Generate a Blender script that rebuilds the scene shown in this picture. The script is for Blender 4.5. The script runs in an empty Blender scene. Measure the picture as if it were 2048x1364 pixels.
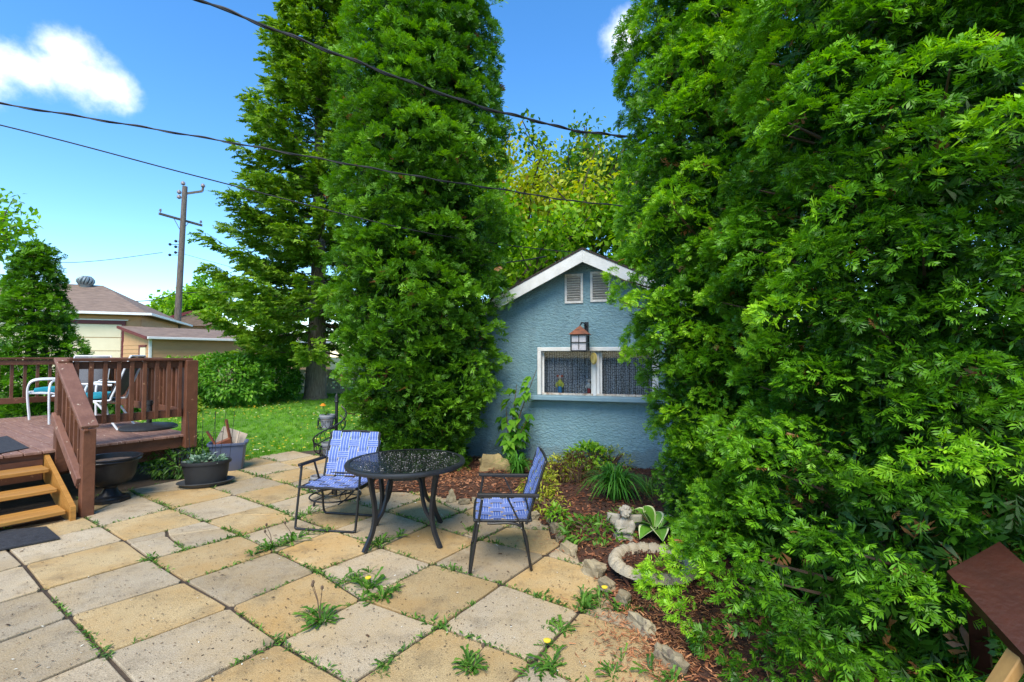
import bpy, bmesh, math, random
import numpy as np
from mathutils import Vector, Matrix, noise
R_ = math.radians
random.seed(7)
rng = np.random.default_rng(7)
scene = bpy.context.scene
COL = scene.collection

# ------------------------------------------------------------------ camera
F_PX, PITCH, EYE = 950.0, 0.0316, 1.60          # focal length in photo pixels (2048 wide), upward tilt, eye height
cam = bpy.data.objects.new('camera', bpy.data.cameras.new('camera'))
COL.objects.link(cam)
cam.data.sensor_width = 36.0
cam.data.lens = 36.0 * F_PX / 2048.0
cam.data.clip_start, cam.data.clip_end = 0.05, 2000
cam.location = (0, 0, EYE)
cam.rotation_euler = (math.pi / 2 + PITCH, 0, 0)
scene.camera = cam

# ------------------------------------------------------------------ sky, sun, exposure
SUN_EL, SUN_AZ = 52.0, 188.0       # azimuth clockwise from +Y: the sun stands high behind the camera's left shoulder
world = bpy.data.worlds.new('World'); scene.world = world; world.use_nodes = True
wn, wl = world.node_tree.nodes, world.node_tree.links
wn.clear()
w_out = wn.new('ShaderNodeOutputWorld'); w_bg = wn.new('ShaderNodeBackground')
w_sky = wn.new('ShaderNodeTexSky'); w_sky.sky_type = 'NISHITA'; w_sky.sun_disc = False
w_sky.sun_elevation = R_(SUN_EL); w_sky.sun_rotation = R_(SUN_AZ)
w_sky.altitude = 200; w_sky.air_density = 1.0; w_sky.dust_density = 0.15; w_sky.ozone_density = 2.5
w_hsv = wn.new('ShaderNodeHueSaturation'); w_hsv.inputs['Saturation'].default_value = 1.28
w_bg.inputs['Strength'].default_value = 0.14
wl.new(w_sky.outputs[0], w_hsv.inputs['Color'])
# a few small fair-weather clouds
w_tc = wn.new('ShaderNodeTexCoord')
w_no = wn.new('ShaderNodeTexNoise'); w_no.inputs['Scale'].default_value = 13.0; w_no.inputs['Detail'].default_value = 7; w_no.inputs['Roughness'].default_value = .62
wl.new(w_tc.outputs['Generated'], w_no.inputs['Vector'])
def cloud(px, py, width, squash=1.7):
    u, v = (px - 1024) / F_PX, (682 - py) / F_PX
    c, s = math.cos(PITCH), math.sin(PITCH)
    d = Vector((u, c - v * s, s + v * c)).normalized()
    sub = wn.new('ShaderNodeVectorMath'); sub.operation = 'SUBTRACT'; sub.inputs[1].default_value = d
    wl.new(w_tc.outputs['Generated'], sub.inputs[0])
    mul = wn.new('ShaderNodeVectorMath'); mul.operation = 'MULTIPLY'; mul.inputs[1].default_value = (1, 1, squash)
    wl.new(sub.outputs[0], mul.inputs[0])
    ln = wn.new('ShaderNodeVectorMath'); ln.operation = 'LENGTH'; wl.new(mul.outputs[0], ln.inputs[0])
    mr = wn.new('ShaderNodeMapRange'); mr.inputs['From Min'].default_value = 0; mr.inputs['From Max'].default_value = width
    mr.inputs['To Min'].default_value = 1; mr.inputs['To Max'].default_value = 0
    wl.new(ln.outputs['Value'], mr.inputs['Value'])
    return mr.outputs[0]
def wmath(op, a, b):
    n = wn.new('ShaderNodeMath'); n.operation = op
    for i, x in enumerate((a, b)):
        if isinstance(x, (int, float)): n.inputs[i].default_value = x
        else: wl.new(x, n.inputs[i])
    return n.outputs[0]
blobs = [cloud(140, 152, .100), cloud(60, 145, .085), cloud(200, 168, .072), cloud(128, 98, .055, 1.1), cloud(1246, 72, .052, .8), cloud(-60, 130, .10), cloud(2600, 250, .3), cloud(-900, 300, .3)]
acc = blobs[0]
for b in blobs[1:]: acc = wmath('MAXIMUM', acc, b)
dens = wmath('ADD', wmath('MULTIPLY', acc, 1.15), wmath('MULTIPLY', wmath('SUBTRACT', w_no.outputs[0], .5), 1.5))
w_cr = wn.new('ShaderNodeMapRange'); w_cr.interpolation_type = 'SMOOTHSTEP'
w_cr.inputs['From Min'].default_value = .22; w_cr.inputs['From Max'].default_value = 1.25
wl.new(dens, w_cr.inputs['Value'])
gate = wmath('MULTIPLY', w_cr.outputs[0], wmath('GREATER_THAN', acc, 0.001))
w_mix = wn.new('ShaderNodeMix'); w_mix.data_type = 'RGBA'
wl.new(gate, w_mix.inputs[0]); wl.new(w_hsv.outputs[0], w_mix.inputs[6]); w_mix.inputs[7].default_value = (5.2, 5.4, 6.0, 1)
wl.new(w_mix.outputs[2], w_bg.inputs['Color']); wl.new(w_bg.outputs[0], w_out.inputs['Surface'])

sun = bpy.data.objects.new('sun', bpy.data.lights.new('sun', 'SUN')); COL.objects.link(sun)
sun.data.energy = 2.35; sun.data.angle = R_(35); sun.data.color = (1.0, .92, .78)
_az, _el = R_(SUN_AZ), R_(SUN_EL)
sun_dir = Vector((math.sin(_az) * math.cos(_el), math.cos(_az) * math.cos(_el), math.sin(_el)))
sun.rotation_euler = sun_dir.to_track_quat('Z', 'Y').to_euler()
vs = scene.view_settings
vs.view_transform = 'Standard'; vs.look = 'None'; vs.exposure = 1.25; vs.gamma = 1.0; vs.use_curve_mapping = False
try:
    scene.cycles.use_denoising = True
    scene.cycles.max_bounces = 8; scene.cycles.transparent_max_bounces = 8
except Exception: pass

# ------------------------------------------------------------------ photo pixel -> place
def ray(px, py):
    u, v = (px - 1024) / F_PX, (682 - py) / F_PX
    c, s = math.cos(PITCH), math.sin(PITCH)
    return Vector((u, c - v * s, s + v * c))
def G(px, py, z=0.0):                       # where that line of sight meets the level z
    d = ray(px, py); t = (z - EYE) / d.z
    return Vector((0, 0, EYE)) + d * t
def D(px, py, y):                           # the point on it at distance y
    d = ray(px, py); return Vector((0, 0, EYE)) + d * (y / d.y)
def H(px, py, p, n):                        # where it meets the plane through p with normal n
    d = ray(px, py); o = Vector((0, 0, EYE)); n = Vector(n)
    return o + d * ((Vector(p) - o).dot(n) / d.dot(n))

# ------------------------------------------------------------------ materials
MATS = {}
def nodes_of(m):
    m.use_nodes = True
    return m.node_tree.nodes, m.node_tree.links, m.node_tree.nodes['Principled BSDF']
def ramp(n, l, src, stops):
    r = n.new('ShaderNodeValToRGB'); e = r.color_ramp.elements
    while len(e) < len(stops): e.new(.5)
    for k, (p, c) in enumerate(stops): e[k].position = p; e[k].color = (*c, 1)
    l.new(src, r.inputs[0]); return r.outputs[0]
def mat(name, c1, c2=None, scale=6, rough=.7, bump=0, bscale=40, metal=0, spec=.4, stretch=(1, 1, 1), rand=0, chips=None, chip_at=.66, chip_scale=14, detail=5, coord='Object', coat=0):
    if name in MATS: return MATS[name]
    m = bpy.data.materials.new(name); n, l, b = nodes_of(m)
    b.inputs['Roughness'].default_value = rough; b.inputs['Metallic'].default_value = metal
    b.inputs['Specular IOR Level'].default_value = spec; b.inputs['Coat Weight'].default_value = coat
    tc = n.new('ShaderNodeTexCoord'); mp = n.new('ShaderNodeMapping'); mp.inputs['Scale'].default_value = stretch
    oi = n.new('ShaderNodeObjectInfo')
    off = n.new('ShaderNodeVectorMath'); off.operation = 'MULTIPLY_ADD'; off.inputs[1].default_value = (1, 1, 1)
    sc = n.new('ShaderNodeVectorMath'); sc.operation = 'SCALE'; sc.inputs[0].default_value = (13.1, 7.7, 5.3); l.new(oi.outputs['Random'], sc.inputs['Scale'])
    l.new(tc.outputs[coord], off.inputs[0]); l.new(sc.outputs[0], off.inputs[2]); l.new(off.outputs[0], mp.inputs['Vector'])
    c2 = c2 or tuple(x * .75 for x in c1)
    t = n.new('ShaderNodeTexNoise'); t.inputs['Scale'].default_value = scale; t.inputs['Detail'].default_value = detail; t.inputs['Roughness'].default_value = .6
    l.new(mp.outputs[0], t.inputs['Vector'])
    col = ramp(n, l, t.outputs[0], [(.32, c2), (.68, c1)])
    if rand:
        h = n.new('ShaderNodeHueSaturation'); mr = n.new('ShaderNodeMapRange'); mr.inputs['To Min'].default_value = 1 - rand; mr.inputs['To Max'].default_value = 1 + rand
        l.new(oi.outputs['Random'], mr.inputs['Value']); l.new(mr.outputs[0], h.inputs['Value']); l.new(col, h.inputs['Color']); col = h.outputs[0]
    if chips:
        t2 = n.new('ShaderNodeTexNoise'); t2.inputs['Scale'].default_value = chip_scale; t2.inputs['Detail'].default_value = 6; t2.inputs['Roughness'].default_value = .65
        l.new(mp.outputs[0], t2.inputs['Vector'])
        f = ramp(n, l, t2.outputs[0], [(chip_at, (0, 0, 0)), (chip_at + .03, (1, 1, 1))])
        mx = n.new('ShaderNodeMix'); mx.data_type = 'RGBA'; l.new(f, mx.inputs[0]); l.new(col, mx.inputs[6]); mx.inputs[7].default_value = (*chips, 1); col = mx.outputs[2]
    l.new(col, b.inputs['Base Color'])
    if bump:
        t3 = n.new('ShaderNodeTexNoise'); t3.inputs['Scale'].default_value = bscale; t3.inputs['Detail'].default_value = 6
        l.new(mp.outputs[0], t3.inputs['Vector'])
        bp = n.new('ShaderNodeBump'); bp.inputs['Strength'].default_value = bump; bp.inputs['Distance'].default_value = .02
        l.new(t3.outputs[0], bp.inputs['Height']); l.new(bp.outputs[0], b.inputs['Normal'])
    MATS[name] = m; return m
def leafmat(name, stops, trans=.35, rough=.5, spec=.3):
    """leaf colour picked by the per-leaf value 'v'; light passes through thin leaves"""
    m = bpy.data.materials.new(name); n, l, b = nodes_of(m)
    a = n.new('ShaderNodeAttribute'); a.attribute_name = 'v'
    col = ramp(n, l, a.outputs['Fac'], stops)
    l.new(col, b.inputs['Base Color']); b.inputs['Roughness'].default_value = rough; b.inputs['Specular IOR Level'].default_value = spec
    t = n.new('ShaderNodeBsdfTranslucent'); h = n.new('ShaderNodeHueSaturation'); h.inputs['Saturation'].default_value = 1.1; h.inputs['Value'].default_value = 1.5
    l.new(col, h.inputs['Color']); l.new(h.outputs[0], t.inputs['Color'])
    mx = n.new('ShaderNodeMixShader'); mx.inputs[0].default_value = trans
    l.new(b.outputs[0], mx.inputs[1]); l.new(t.outputs[0], mx.inputs[2]); l.new(mx.outputs[0], n['Material Output'].inputs['Surface'])
    MATS[name] = m; return m

# ------------------------------------------------------------------ mesh helpers
class MB:
    """collects shapes; build() links them as ONE mesh object"""
    def __init__(s): s.v = []; s.f = []; s.m = []; s.mi = 0
    def add(s, vs, fs):
        o = len(s.v); s.v += [tuple(x) for x in vs]; s.f += [tuple(i + o for i in f) for f in fs]; s.m += [s.mi] * len(fs); return s
    def box(s, c, size, rot=None, ch=0.0):
        c = Vector(c); h = [x / 2 for x in size]; rot = rot or Matrix.Identity(3)
        ch = min(ch, min(h) * .45)
        sg = [(i & 1) * 2 - 1 for i in range(8)], [(i >> 1 & 1) * 2 - 1 for i in range(8)], [(i >> 2 & 1) * 2 - 1 for i in range(8)]
        if ch <= 0:
            vs = [c + rot @ Vector((sg[0][i] * h[0], sg[1][i] * h[1], sg[2][i] * h[2])) for i in range(8)]
            return s.add(vs, [(0, 2, 3, 1), (4, 5, 7, 6), (0, 1, 5, 4), (2, 6, 7, 3), (0, 4, 6, 2), (1, 3, 7, 5)])
        vs = []
        for i in range(8):
            for k in range(3):
                p = [sg[a][i] * (h[a] - (0 if a == k else ch)) for a in range(3)]
                vs.append(c + rot @ Vector(p))
        fs = []
        for k in range(3):
            a, b = [x for x in range(3) if x != k]
            for sgn in (0, 1):
                q = [(sgn << k) | (x << a) | (y << b) for x, y in ((0, 0), (1, 0), (1, 1), (0, 1))]
                fs.append(tuple(i * 3 + k for i in q))
        for m in range(3):
            k, l = [x for x in range(3) if x != m]
            for i in range(8):
                if not (i >> m) & 1:
                    j = i | (1 << m); fs.append((i * 3 + k, j * 3 + k, j * 3 + l, i * 3 + l))
        for i in range(8): fs.append((i * 3, i * 3 + 1, i * 3 + 2))
        return s.add(vs, fs)
    def bar(s, p0, p1, w, h, up=(0, 0, 1), ch=0.0, ext=0.0):
        p0, p1 = Vector(p0), Vector(p1); d = p1 - p0; L = d.length; y = d.normalized(); up = Vector(up)
        x = y.cross(up)
        if x.length < 1e-4: x = y.cross(Vector((1, 0, 0)))
        x.normalize(); z = x.cross(y)
        return s.box((p0 + p1) / 2, (w, L + 2 * ext, h), Matrix((x, y, z)).transposed(), ch)
    def tube(s, path, r, n=8, cap=True, closed=False):
        P = [Vector(p) for p in path]; N = len(P); rr = r if hasattr(r, '__len__') else [r] * N
        ring = []; up = None
        for i in range(N):
            if closed: t = P[(i + 1) % N] - P[i - 1]
            else: t = P[min(i + 1, N - 1)] - P[max(i - 1, 0)]
            t.normalize()
            if up is None: up = t.orthogonal().normalized()
            up = (up - t * up.dot(t))
            up = up.normalized() if up.length > 1e-5 else t.orthogonal().normalized()
            b = t.cross(up)
            ring.append([P[i] + (up * math.cos(2 * math.pi * k / n) + b * math.sin(2 * math.pi * k / n)) * rr[i] for k in range(n)])
        vs = [v for g in ring for v in g]; fs = []
        for i in range(N if closed else N - 1):
            j = (i + 1) % N
            for k in range(n): fs.append((i * n + k, i * n + (k + 1) % n, j * n + (k + 1) % n, j * n + k))
        if cap and not closed: fs += [tuple(range(n - 1, -1, -1)), tuple((N - 1) * n + k for k in range(n))]
        return s.add(vs, fs)
    def lathe(s, prof, n=24, sx=1.0, sy=1.0, c=(0, 0, 0), cap=True):
        vs = []; fs = []; N = len(prof)
        for r, z in prof:
            for k in range(n):
                a = 2 * math.pi * k / n; vs.append((c[0] + r * sx * math.cos(a), c[1] + r * sy * math.sin(a), c[2] + z))
        for i in range(N - 1):
            for k in range(n): fs.append((i * n + k, i * n + (k + 1) % n, (i + 1) * n + (k + 1) % n, (i + 1) * n + k))
        if cap: fs += [tuple(range(n - 1, -1, -1)), tuple((N - 1) * n + k for k in range(n))]
        return s.add(vs, fs)
    def prism(s, poly, z0, z1, axis='z'):
        n = len(poly)
        f = {'z': lambda p, z: (p[0], p[1], z), 'y': lambda p, z: (p[0], z, p[1]), 'x': lambda p, z: (z, p[0], p[1])}[axis]
        vs = [f(p, z0) for p in poly] + [f(p, z1) for p in poly]
        return s.add(vs, [tuple(range(n - 1, -1, -1)), tuple(range(n, 2 * n))] + [(i, (i + 1) % n, n + (i + 1) % n, n + i) for i in range(n)])
    def mesh(s, name, mats, smooth=False):
        me = bpy.data.meshes.new(name); me.from_pydata(s.v, [], s.f)
        for m in (mats if isinstance(mats, (list, tuple)) else [mats]): me.materials.append(m)
        if any(s.m): me.polygons.foreach_set('material_index', s.m)
        bm = bmesh.new(); bm.from_mesh(me); bmesh.ops.recalc_face_normals(bm, faces=bm.faces); bm.to_mesh(me); bm.free()
        if smooth:
            me.polygons.foreach_set('use_smooth', [True] * len(me.polygons))
            try: me.set_sharp_from_angle(angle=R_(45))
            except Exception: pass
        me.update(); return me
    def build(s, name, mats, parent=None, smooth=False, loc=None):
        return link(name, s.mesh(name, mats, smooth), parent, loc)
def link(name, me, parent=None, loc=None, rot=None):
    o = bpy.data.objects.new(name, me); COL.objects.link(o); o.parent = parent
    if loc is not None: o.location = loc
    if rot is not None: o.rotation_euler = rot
    return o
def tag(o, label=None, cat=None, group=None, kind=None):
    if label: o['label'] = label
    if cat: o['category'] = cat
    if group: o['group'] = group
    if kind: o['kind'] = kind
    return o
def thing(name, label, cat, loc=(0, 0, 0), rotz=0.0, group=None):
    o = bpy.data.objects.new(name, None); COL.objects.link(o); o.empty_display_size = .1
    o.location = loc; o.rotation_euler = (0, 0, rotz)
    return tag(o, label, cat, group)
def copy_tree(o, parent=None):
    c = o.copy(); COL.objects.link(c); c.parent = parent
    for ch in list(o.children): copy_tree(ch, c)
    return c

def scatter_mesh(name, tv, tf, mats3, pos, v, mat_, tipw=0.0, jit=0.0):
    """one mesh made of many copies of a small template: tv (m,3), tf (k,4|3), mats3 (N,3,3) columns x,y,z, pos (N,3), v per copy"""
    tv = np.asarray(tv, np.float32); tf = np.asarray(tf, np.int32); N, m, k, c = len(pos), len(tv), len(tf), tf.shape[1]
    V = np.einsum('nij,mj->nmi', np.asarray(mats3, np.float32), tv) + np.asarray(pos, np.float32)[:, None, :]
    if jit: V = V + rng.normal(0, jit, V.shape).astype(np.float32) * np.linalg.norm(np.asarray(mats3)[:, :, 1], axis=1).astype(np.float32)[:, None, None]
    Fc = (tf[None] + (np.arange(N, dtype=np.int32) * m)[:, None, None]).reshape(-1)
    me = bpy.data.meshes.new(name)
    me.vertices.add(N * m); me.vertices.foreach_set('co', V.reshape(-1))
    me.loops.add(len(Fc)); me.loops.foreach_set('vertex_index', Fc)
    me.polygons.add(N * k); me.polygons.foreach_set('loop_start', np.arange(N * k, dtype=np.int32) * c)
    at = me.attributes.new('v', 'FLOAT', 'POINT')
    vals = np.repeat(np.asarray(v, np.float32)[:, None], m, 1)
    if tipw: vals = vals * (1 - tipw) + tipw * np.clip(tv[:, 1], 0, 1)[None]
    at.data.foreach_set('value', vals.reshape(-1).astype(np.float32))
    for mm in (mat_ if isinstance(mat_, (list, tuple)) else [mat_]): me.materials.append(mm)
    me.update(calc_edges=True); me.validate()
    return me
def nrm(a): return a / np.maximum(np.linalg.norm(a, axis=-1, keepdims=True), 1e-9)
def frames(dirs, normals, scale):
    """y = dir, z ~ normal"""
    y = nrm(np.asarray(dirs, float)); z = np.asarray(normals, float); z = z - (z * y).sum(-1, keepdims=True) * y
    bad = np.linalg.norm(z, axis=-1) < 1e-3; z[bad] = np.cross(y[bad], [1.0, .3, .2]); z = nrm(z)
    x = np.cross(y, z); sc = np.asarray(scale, float)
    sc = sc[:, None] if sc.ndim == 1 else sc
    return np.stack([x * sc, y * sc, z * sc], -1)
def merge_meshes(name, parts, mats):
    """parts: list of (verts (n,3), faces (k,4), v (n,), matidx)"""
    me = bpy.data.meshes.new(name); off = 0; Vs = []; Fs = []; As = []; Ms = []
    for V, Fq, a, mi in parts:
        Vs.append(V); Fs.append(Fq + off); As.append(a); Ms.append(np.full(len(Fq), mi)); off += len(V)
    V = np.concatenate(Vs); Fq = np.concatenate(Fs).astype(np.int32)
    me.vertices.add(len(V)); me.vertices.foreach_set('co', V.astype(np.float32).reshape(-1))
    me.loops.add(Fq.size); me.loops.foreach_set('vertex_index', Fq.reshape(-1))
    me.polygons.add(len(Fq)); me.polygons.foreach_set('loop_start', np.arange(len(Fq), dtype=np.int32) * Fq.shape[1])
    me.polygons.foreach_set('material_index', np.concatenate(Ms).astype(np.int32))
    at = me.attributes.new('v', 'FLOAT', 'POINT'); at.data.foreach_set('value', np.concatenate(As).astype(np.float32))
    for m in mats: me.materials.append(m)
    me.update(calc_edges=True); me.validate(); return me

# leaf-sized templates: lists of diamonds (p0, direction, length, width)
def diamonds(items, curl=.12, mid=.55):
    V = []; Fq = []
    for (x, y, a, L, w) in items:
        dx, dy = math.sin(a), math.cos(a); o = len(V)
        for (t, s) in ((0, 0), (mid, w / 2), (1, 0), (mid, -w / 2)):
            X = x + dx * L * t + dy * s; Y = y + dy * L * t - dx * s
            V.append((X, Y, -curl * (Y * Y) - .25 * curl * abs(X) + .5 * curl * Y))
        Fq.append((o, o + 1, o + 2, o + 3))
    return np.array(V), np.array(Fq)
def frond_fine():
    """one small flat spray of scale leaves: axis with blunt side branchlets"""
    it = [(0, 0, 0, 1.0, .12)]
    for k, t in enumerate((.10, .34, .60)):
        for s in (-1, 1): it.append((0, t + .06 * s, s * (.95 - .3 * t), .62 * (1 - t) + .22, .155))
    return diamonds(it, .30, .62)
def frond_coarse():
    it = [(0, 0, 0, 1, .14)]
    for k, t in enumerate((.10, .36, .62)):
        for s in (-1, 1): it.append((0, t + .05 * s, s * (.95 - .3 * t), .62 * (1 - t) + .20, .17))
    return diamonds(it, .26, .66)
FROND_F, FROND_C = frond_fine(), frond_coarse()
def leaf_simple(w=.5, fold=.08, droop=.15):
    V = np.array([(0, 0, 0), (0, .5, -droop * .2), (0, 1, -droop), (-w / 2, .42, fold), (w / 2, .42, fold)])
    Fq = np.array([(0, 1, 3), (1, 2, 3), (0, 4, 1), (1, 4, 2)]); return V, Fq
LEAF = leaf_simple()
LEAF_FAR = (np.array([(0, 0, 0), (.30, .45, .05), (0, 1, -.15), (-.30, .45, .05)]), np.array([(0, 1, 2, 3)]))
LEAF_NARROW = leaf_simple(.28, .04, .25)
def spruce_twig():
    it = [(0, 0, 0, 1, .16)]
    for k in range(5):
        t = k / 5
        for s in (-1, 1): it.append((0, t * .85 + .05 * s, s * (.72 - .2 * t), .40 * (1 - .45 * t), .13))
    return diamonds(it, .18, .6)
SPRUCE = spruce_twig()

# ================================================================== THE SETTING
TH, S1, S2 = 0.9644, 0.61, 0.6301
E1 = Vector((math.cos(TH), math.sin(TH), 0)); E2 = Vector((math.sin(TH), -math.cos(TH), 0))
ORG = Vector((-3.7236, 3.6692, 0))
def lattice(j, k): return ORG + E1 * (S1 * j) + E2 * (S2 * k)
MEAS = {(0, 0): (48, 1129), (0, 1): (88, 1178), (0, 2): (139, 1232), (0, 3): (211, 1306),
        (1, -1): (202, 1052), (1, 0): (248, 1080), (1, 1): (300, 1118), (1, 2): (369, 1162), (1, 3): (460, 1213), (1, 4): (558, 1284),
        (2, -1): (344, 1017), (2, 0): (409, 1042), (2, 1): (481, 1070), (2, 2): (550, 1103), (2, 3): (634, 1141), (2, 4): (723, 1198), (2, 5): (878, 1252), (2, 6): (1066, 1323),
        (3, -1): (468, 989), (3, 0): (531, 1010), (3, 1): (595, 1035), (3, 2): (665, 1060), (3, 3): (762, 1094), (3, 4): (865, 1128), (3, 5): (1004, 1168), (3, 6): (1160, 1222),
        (4, -1): (574, 967), (4, 0): (622, 984), (4, 3): (858, 1049), (4, 4): (960, 1080), (4, 5): (1091, 1109), (5, 3): (922, 1024), (5, 4): (1012, 1053),
        (1, -2): (166, 1031), (2, -2): (272, 987)}
def node(j, k):
    if (j, k) in MEAS: return G(*MEAS[(j, k)])
    return lattice(j, k)
def inside(p, poly):
    x, y = p[0], p[1]; c = False; n = len(poly)
    for i in range(n):
        x1, y1 = poly[i][0], poly[i][1]; x2, y2 = poly[i - 1][0], poly[i - 1][1]
        if (y1 > y) != (y2 > y) and x < (x2 - x1) * (y - y1) / (y2 - y1) + x1: c = not c
    return c

# ground: one sheet of bare soil to the horizon
m_soil = mat('soil', (.085, .06, .038), (.045, .032, .022), scale=5, rough=.95, bump=.6, bscale=60)
b = MB(); b.add([(-400, -400, -.04), (400, -400, -.04), (400, 700, -.04), (-400, 700, -.04)], [(0, 1, 2, 3)])
ground = tag(b.build('ground', mat('far_ground', (.10, .14, .04), (.06, .06, .03), scale=.15, rough=.95)), kind='structure')
b = MB(); b.add([(-9, -2, -.016), (5, -2, -.016), (5, 9, -.016), (-3, 8.6, -.016), (-9, 9, -.016)], [(0, 1, 2, 3, 4)])
tag(b.build('soil', m_soil), kind='structure')

# lawn
LAWN = [tuple(G(380, 925)[:2]), tuple(G(462, 930)[:2]), tuple(G(560, 906)[:2]), tuple(G(640, 898)[:2]), tuple(G(735, 893)[:2]), (-2.0, 10.5), (3, 13), (3, 30), (-40, 30), (-40, 7.4), (-8, 7.0)]
b = MB(); b.add([(x, y, -.012) for x, y in LAWN], [tuple(range(len(LAWN)))])
m_lawn = mat('lawn_green', (.12, .27, .018), (.07, .16, .012), scale=2.2, rough=.9, bump=.5, bscale=90)
tag(b.build('lawn', m_lawn), kind='structure')
m_grass = leafmat('grass_blade', [(0, (.07, .19, .012)), (.55, (.16, .37, .018)), (1, (.30, .50, .04))], trans=.4)
gv = []; gf = []
for (dx, a, h) in ((-.35, -.5, .8), (0, .1, 1), (.3, .6, .75)):
    o = len(gv); gv += [(dx - .11, 0, 0), (dx + .11, 0, 0), (dx + .07 + a * .35, .15, h * .6), (dx - .07 + a * .35, .15, h * .6), (dx + a * .8, .4, h)]
    gf += [(o, o + 1, o + 2), (o, o + 2, o + 3), (o + 3, o + 2, o + 4)]
GRASS = (np.array(gv), np.array(gf))
def grass_field(name, n, sampler, hmin, hmax, label, seed):
    r = np.random.default_rng(seed); P = sampler(r, n)
    ang = r.uniform(0, 6.28, len(P)); h = r.uniform(hmin, hmax, len(P))
    c, s = np.cos(ang) * h, np.sin(ang) * h; z = np.zeros(len(P))
    M3 = np.stack([np.stack([c, -s, z], -1), np.stack([s, c, z], -1), np.stack([z, z, h], -1)], 1)
    v = np.clip(r.normal(.5, .22, len(P)) + .2 * np.sin(P[:, 0] * 2.1) * np.cos(P[:, 1] * 1.7), 0, 1)
    me = scatter_mesh(name, GRASS[0], GRASS[1], M3, P, v, m_grass)
    return tag(link(name, me), label, 'grass', kind='stuff')
def lawn_pts(r, n):
    out = []
    y = 6.2 + 14.5 * r.random(n * 3) ** 1.5; x = r.uniform(-15, -1.2, n * 3)
    pr = np.stack([x, y, np.full(n * 3, -.012)], 1)
    keep = np.array([inside(p, LAWN) for p in pr]); vis = (pr[:, 0] / pr[:, 1] > -1.35)
    return pr[keep & vis][:n]
grass_field('lawn_grass', 20000, lawn_pts, .04, .085, 'short bright green lawn grass behind the patio and deck', 3)
# dandelion heads scattered through the lawn
r = np.random.default_rng(5); P = lawn_pts(r, 3200); P = P[(np.sin(P[:, 0] * 1.3) + np.cos(P[:, 1] * .9) + r.normal(0, .8, len(P)) > -.1)][:1500]
P = P.copy(); P[:, 2] += r.uniform(.05, .09, len(P))
dv = np.array([(math.cos(a), math.sin(a), .15 * (i % 2)) for i, a in enumerate(np.linspace(0, 6.28, 7)[:-1])] + [(0, 0, .5)]); df = np.array([(i, (i + 1) % 6, 6) for i in range(6)])
M3 = np.eye(3)[None] * r.uniform(.012, .027, len(P))[:, None, None]
m_dand = leafmat('dandelion_yellow', [(0, (.75, .48, .02)), (.7, (.85, .65, .05)), (1, (.8, .8, .6))], trans=.2)
tag(link('lawn_flower', scatter_mesh('lawn_flower', dv, df, M3, P, r.random(len(P)), m_dand)), 'yellow dandelion heads dotted through the lawn', 'flowers', kind='stuff')

# mulch bed round the shed and cedars
BED_EDGE = [(700, 962), (770, 985), (850, 985), (905, 1000), (965, 1003), (1040, 1022), (1086, 1046), (1112, 1082), (1150, 1112), (1192, 1152), (1222, 1196), (1262, 1244), (1305, 1292), (1362, 1364)]
BED = [tuple(G(*p)[:2]) for p in BED_EDGE] + [(.92, 2.0), (1.1, .9), (4.2, .9), (4.2, 8.5), (-.6, 8.3), (-2.4, 8.9), (-2.35, 7.9)]
def seg_dist(p, a, b):
    ax, ay = a; bx, by = b; dx, dy = bx - ax, by - ay; t = max(0, min(1, ((p[0] - ax) * dx + (p[1] - ay) * dy) / (dx * dx + dy * dy + 1e-9)))
    return math.hypot(p[0] - ax - t * dx, p[1] - ay - t * dy)
def bed_z(x, y):
    d = min(seg_dist((x, y), BED[i], BED[i + 1]) for i in range(len(BED_EDGE) + 1))
    return .006 + min(.075, d * .22) + .022 * noise.noise((x * 5, y * 5, 0)) * min(1, d * 6)
step = .06; gx = np.arange(-2.6, 4.3, step); gy = np.arange(.9, 9.0, step); idx = {}; vs_ = []; fs_ = []
def gvert(i, j):
    if (i, j) not in idx:
        idx[(i, j)] = len(vs_); vs_.append((gx[i], gy[j], bed_z(gx[i], gy[j])))
    return idx[(i, j)]
for i in range(len(gx) - 1):
    for j in range(len(gy) - 1):
        if inside((gx[i] + step / 2, gy[j] + step / 2), BED): fs_.append((gvert(i, j), gvert(i + 1, j), gvert(i + 1, j + 1), gvert(i, j + 1)))
b = MB(); b.add(vs_, fs_)
tag(b.build('mulch_bed', mat('mulch', (.10, .042, .022), (.035, .018, .012), scale=14, rough=.95, bump=1.0, bscale=70), smooth=True), kind='structure')
# loose bark chips
m_chip = leafmat('bark_chip', [(0, (.025, .013, .009)), (.45, (.09, .035, .018)), (.75, (.22, .075, .032)), (1, (.36, .17, .09))], trans=0, rough=.8)
r = np.random.default_rng(11); P = []
while len(P) < 20000:
    x, y = r.uniform(-2.4, 3.2), 1.9 + 6.4 * r.random()
    if inside((x, y), BED) and (x / y < 1.0): P.append((x, y))
P = np.array(P); Z = np.array([bed_z(x, y) for x, y in P]) + r.uniform(.002, .018, len(P))
red = np.clip(.68 - .16 * P[:, 0] + .12 * np.array([noise.noise((x * 2, y * 2, 3)) for x, y in P]) * 3, .1, .9)
v = np.clip(r.normal(red, .22), 0, 1)
a = r.uniform(0, 6.28, len(P)); dirs = np.stack([np.cos(a), np.sin(a), r.normal(0, .25, len(P))], 1); nor = np.stack([r.normal(0, .35, len(P)), r.normal(0, .35, len(P)), np.ones(len(P))], 1)
chipV = np.array([(-.16, 0, 0), (.14, .05, .02), (.18, .9, .03), (-.1, 1, 0), (0, .5, .12)]); chipF = np.array([(0, 1, 4), (1, 2, 4), (2, 3, 4), (3, 0, 4)])
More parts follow.
